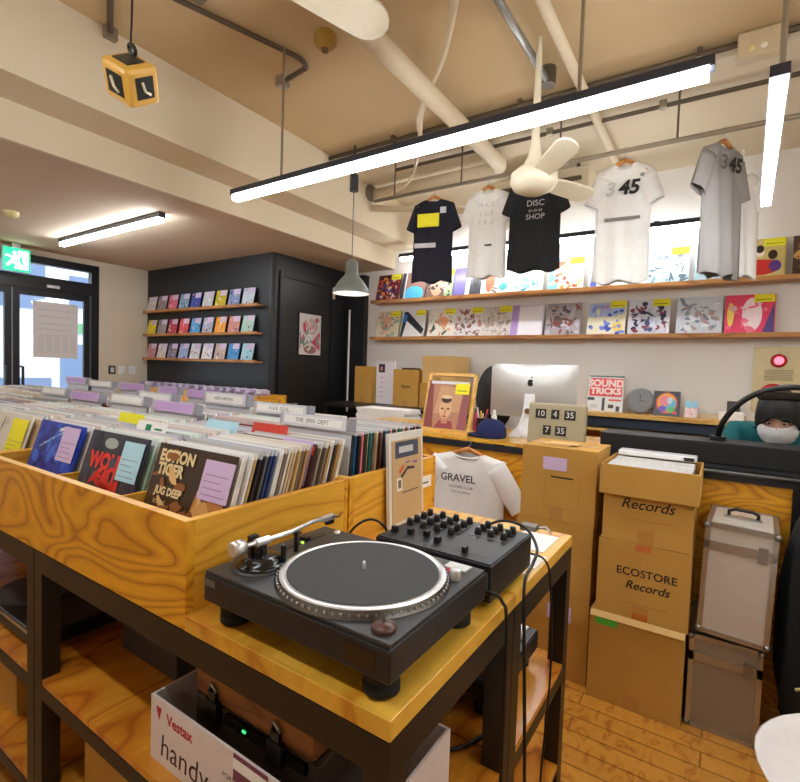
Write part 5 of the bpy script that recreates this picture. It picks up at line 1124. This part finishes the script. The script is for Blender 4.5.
skin('sweater', n, [(0, 1), (1, 2), (2, 3), (3, 4), (3, 5), (5, 6), (6, 7), (3, 8), (8, 9), (9, 10)], TE, t)
n = [((bx_, by_, .55), .12), ((bx_-.1, by_-.06, .54), .085), ((bx_-.13, by_-.42, .52), .065), ((bx_-.13, by_-.38, .1), .045), ((bx_-.13, by_-.5, .05), .04),
     ((bx_+.1, by_-.06, .54), .085), ((bx_+.13, by_-.42, .52), .065), ((bx_+.13, by_-.38, .1), .045), ((bx_+.13, by_-.5, .05), .04)]
skin('trousers', n, [(0, 1), (1, 2), (2, 3), (3, 4), (0, 5), (5, 6), (6, 7), (7, 8)], JN, t)
# head, tilted down toward the counter
HM = Matrix.Translation((PX, PY-.02, 1.245)) @ Matrix.Rotation(R_(-8), 4, 'Z') @ Matrix.Rotation(R_(22), 4, 'X')
def head():
    w = MB(); vs = []; n, m = 28, 22
    for j in range(m+1):
        a = -PI/2+PI*j/m
        for i in range(n):
            q = 2*PI*i/n; x = math.cos(a)*math.cos(q); y = math.cos(a)*math.sin(q); z = math.sin(a)
            X = .078*x*(1-.28*max(0, -z)**1.3); Y = .098*y*(1-.12*max(0, -z)); Z = .12*z
            if y < 0:
                nose = math.exp(-((x/.16)**2+((z+.12)/.22)**2)); Y -= .02*nose
                for ex in (-.38, .38): Y += .010*math.exp(-(((x-ex)/.16)**2+((z-.08)/.13)**2))
                Y -= .006*math.exp(-((x/.28)**2+((z+.52)/.08)**2)); Y -= .008*math.exp(-((x/.3)**2+((z+.88)/.14)**2))
            vs.append(HM @ Vector((X, Y, Z)))
    w.add(vs, [(j*n+i, j*n+(i+1) % n, (j+1)*n+(i+1) % n, (j+1)*n+i) for j in range(m) for i in range(n)], SK, True)
    w.tube([HM @ Vector((0, .02, -.08)), HM @ Vector((0, .06, -.14)), Vector((PX, PY+.16, 1.1))], [.052, .05, .056], SK, 16)
    for sd in (-1, 1): w.ell(HM @ Vector((sd*.08, .012, -.005)), (.012, .022, .032), SK, 12, 8, HM.to_3x3())
    return w
hd = head().build('head', t, world=True)
w = MB()
for sd in (-1, 1):
    w.ell(HM @ Vector((sd*.029, -.083, .008)), (.013, .008, .0075), P((240, 236, 230), .3, name='eye_white'), 12, 8, HM.to_3x3()); w.ell(HM @ Vector((sd*.029, -.0905, .006)), (.0055, .002, .0055), P((30, 18, 14), .2, name='iris'), 10, 6, HM.to_3x3())
w.build('eyes', hd, world=True)
w = MB(); vs = []; n, m = 20, 10
for j in range(m+1):
    v = j/m
    for i in range(n+1):
        q = R_(200+140*i/n); z = -.105+.098*v; rr = 1.0-.25*max(0, (-z-.05)/.06)*.5; bul = .007*math.sin(PI*v)
        vs.append(HM @ Vector(((.081*rr+bul)*math.cos(q), (.105*rr+bul)*math.sin(q)-.006*(1 if 1 else 0), z)))
w.add(vs, [(j*(n+1)+i, j*(n+1)+i+1, (j+1)*(n+1)+i+1, (j+1)*(n+1)+i) for j in range(m) for i in range(n)], P((236, 234, 236), .8, name='mask_white'), True)
for sd in (-1, 1): w.tube([HM @ Vector((sd*.08, -.03, -.03)), HM @ Vector((sd*.088, .0, -.01)), HM @ Vector((sd*.086, .02, .02)), HM @ Vector((sd*.09, .03, -.02)), HM @ Vector((sd*.078, -.03, -.09))], .0015, M_white, 5)
o = w.build('face_mask', t, world=True); md = o.modifiers.new('s', 'SOLIDIFY'); md.thickness = .002
w = MB(); vs = []; n, m = 30, 14; fs = []
for j in range(m+1):
    a = R_(-20)+ (PI/2+R_(20))*j/m
    for i in range(n):
        q = 2*PI*i/n; fr = max(0, -math.sin(q)); aa = max(a, R_(-60)+R_(78)*(fr**.7)) if 1 else a
        k = 1.0+.02*math.sin(q*23+j*.4)+.012*math.sin(q*9)
        vs.append(HM @ Vector((.097*math.cos(aa)*math.cos(q)*k, .122*math.cos(aa)*math.sin(q)*k+.002, .145*math.sin(aa)+.004)))
w.add(vs, [(j*n+i, j*n+(i+1) % n, (j+1)*n+(i+1) % n, (j+1)*n+i) for j in range(m) for i in range(n)], HR, True)
o = w.build('hair', t, world=True); md = o.modifiers.new('s', 'SOLIDIFY'); md.thickness = .012; md.offset = -1
for sd in (-1, 1):
    w0 = Vector((bx_-.16, by_-.62, 1.06)) if sd < 0 else Vector((bx_+.18, by_-.6, 1.06)); 
    nn = [(w0+Vector((0, .06, .0)), .024), (w0+Vector((0, -.02, .015)), .026), (w0+Vector((0, -.06, .01)), (.034, .014))]; ed = [(0, 1), (1, 2)]
    for fi in range(4):
        dx = -.026+.0175*fi; L = (.06, .07, .066, .052)[fi]; b0 = len(nn); nn += [(w0+Vector((dx, -.085, .008)), .0095), (w0+Vector((dx*1.15, -.085-L*.55, .004)), .0085), (w0+Vector((dx*1.2, -.085-L*.9, -.012)), .0075)]; ed += [(2, b0), (b0, b0+1), (b0+1, b0+2)]
    b0 = len(nn); sx = 1 if sd < 0 else -1; nn += [(w0+Vector((sx*.036, -.04, .004)), .011), (w0+Vector((sx*.05, -.07, -.002)), .009)]; ed += [(1, b0), (b0, b0+1)]
    skin('hand', nn, ed, SK, t, 1)
t = thing('stool', 'black stool the cashier sits on behind the counter', 'stool', (bx_, by_, 0))
MB().cyl((bx_, by_+.02, .42), (bx_, by_+.02, .455), .17, M_blk, 28).build('seat', t, world=True); MB().cyl((bx_, by_+.02, .03), (bx_, by_+.02, .42), .025, M_blk).build('post', t, world=True); MB().cyl((bx_, by_+.02, 0), (bx_, by_+.02, .03), .17, M_blk, 28).build('base', t, world=True)
# black arm lamp arching over the counter
t = thing('arm_lamp', 'black flexible arm lamp arching over the cashier', 'lamp', (-.01, 2.76, 1.125))
MB().cyl((-.01, 2.85, 1.126), (-.01, 2.85, 1.145), .035, M_blk, 24).build('base', t, world=True)
MB().tube(spline([(-.01, 2.85, 1.14), (.0, 2.8, 1.2), (.04, 2.76, 1.28), (.1, 2.74, 1.345), (.18, 2.73, 1.385), (.27, 2.73, 1.398), (.34, 2.74, 1.385)], 6), .013, M_blk, 10).build('arm', t, world=True)
MB().box(.13, .46, 2.72, 2.80, 1.335, 1.375, M_blkg).build('lamp_head', t, world=True, bevel=.012)
w = MB().tube([(.24, 2.7, 1.126), (.26, 2.7, 1.15), (.3, 2.71, 1.16), (.34, 2.7, 1.14)], .008, M_alu, 8); w.tube([(.25, 2.72, 1.02), (.26, 2.7, 1.06), (.3, 2.7, 1.08)], .01, M_blk, 8)
tag(w.build('headphones_cable'), 'coiled dark cable and clamp at the counter edge', 'cable') if 0 else None

# ================================================================== LOWER RIGHT: dark bag, white chair
t = thing('backpack', 'black fabric backpack standing beside the silver case', 'bag', (.42, 2.45, 0))
def lump(c, r, seed, amp=.08):
    w = MB(); vs = []; n, m = 36, 22
    for j in range(m+1):
        a = -PI/2+PI*j/m
        for i in range(n):
            q = 2*PI*i/n; e_ = lambda v: math.copysign(abs(v)**.6, v)
            k = 1+amp*math.sin(3*q+seed+2*a)+amp*.6*math.sin(7*q-4*a+seed)*math.cos(a)
            vs.append((c[0]+r[0]*e_(math.cos(a))*e_(math.cos(q))*k, c[1]+r[1]*e_(math.cos(a))*e_(math.sin(q))*k, c[2]+r[2]*e_(math.sin(a))))
    w.add(vs, [(j*n+i, j*n+(i+1) % n, (j+1)*n+(i+1) % n, (j+1)*n+i) for j in range(m) for i in range(n)], M_cloth, True); return w
lump((.425, 2.42, .5), (.195, .17, .49), 1).build('body', t, world=True)
lump((.43, 2.25, .32), (.14, .06, .2), 2).build('pocket', t, world=True)
MB().tube(spline([(.38, 2.3, .9), (.36, 2.2, .8), (.37, 2.2, .6), (.4, 2.22, .45)], 6), .014, M_blk, 8).build('strap', t, world=True)
MB().tube([(.27, 2.2, .33), (.29, 2.19, .345), (.32, 2.19, .34)], .006, P((210, 196, 150), .4, name='toggle')).build('toggle', t, world=True)
t = thing('shell_chair', 'white plastic shell chair standing on black feet', 'chair', (.42, 1.7, 0))
w = MB(); vs = []; n, m = 36, 12; cx, cy = .42, 1.5
for j in range(m+1):
    v = j/m; rr = .05+.25*v**.8; z = .38+.0*v+.12*v**2.6
    for i in range(n):
        q = 2*PI*i/n; zz = z + (.26*max(0, math.cos(q-R_(20)))**1.5)*v**3; vs.append((cx+rr*1.03*math.cos(q), cy+rr*math.sin(q), zz))
w.add(vs, [(j*n+i, j*n+(i+1) % n, (j+1)*n+(i+1) % n, (j+1)*n+i) for j in range(m) for i in range(n)], P((232, 226, 224), .3, coat=.3, name='shell_white'), True); w.lathe([(.05, 0), (.05, .005)], (cx, cy, .378), M_white, 24)
o = w.build('seat_shell', t, world=True); md = o.modifiers.new('s', 'SOLIDIFY'); md.thickness = .006
MB().cyl((cx, cy, .08), (cx, cy, .38), .025, M_blk).build('post', t, world=True)
for k in range(5):
    a = 2*PI*k/5+R_(150); w = MB().tube([(cx, cy, .1), (cx+.3*math.cos(a), cy+.3*math.sin(a), .07)], .02, M_blk, 8); w.ell((cx+.3*math.cos(a), cy+.3*math.sin(a), .032), (.03, .02, .032), M_blk, 14, 8); w.build('leg', t, world=True)
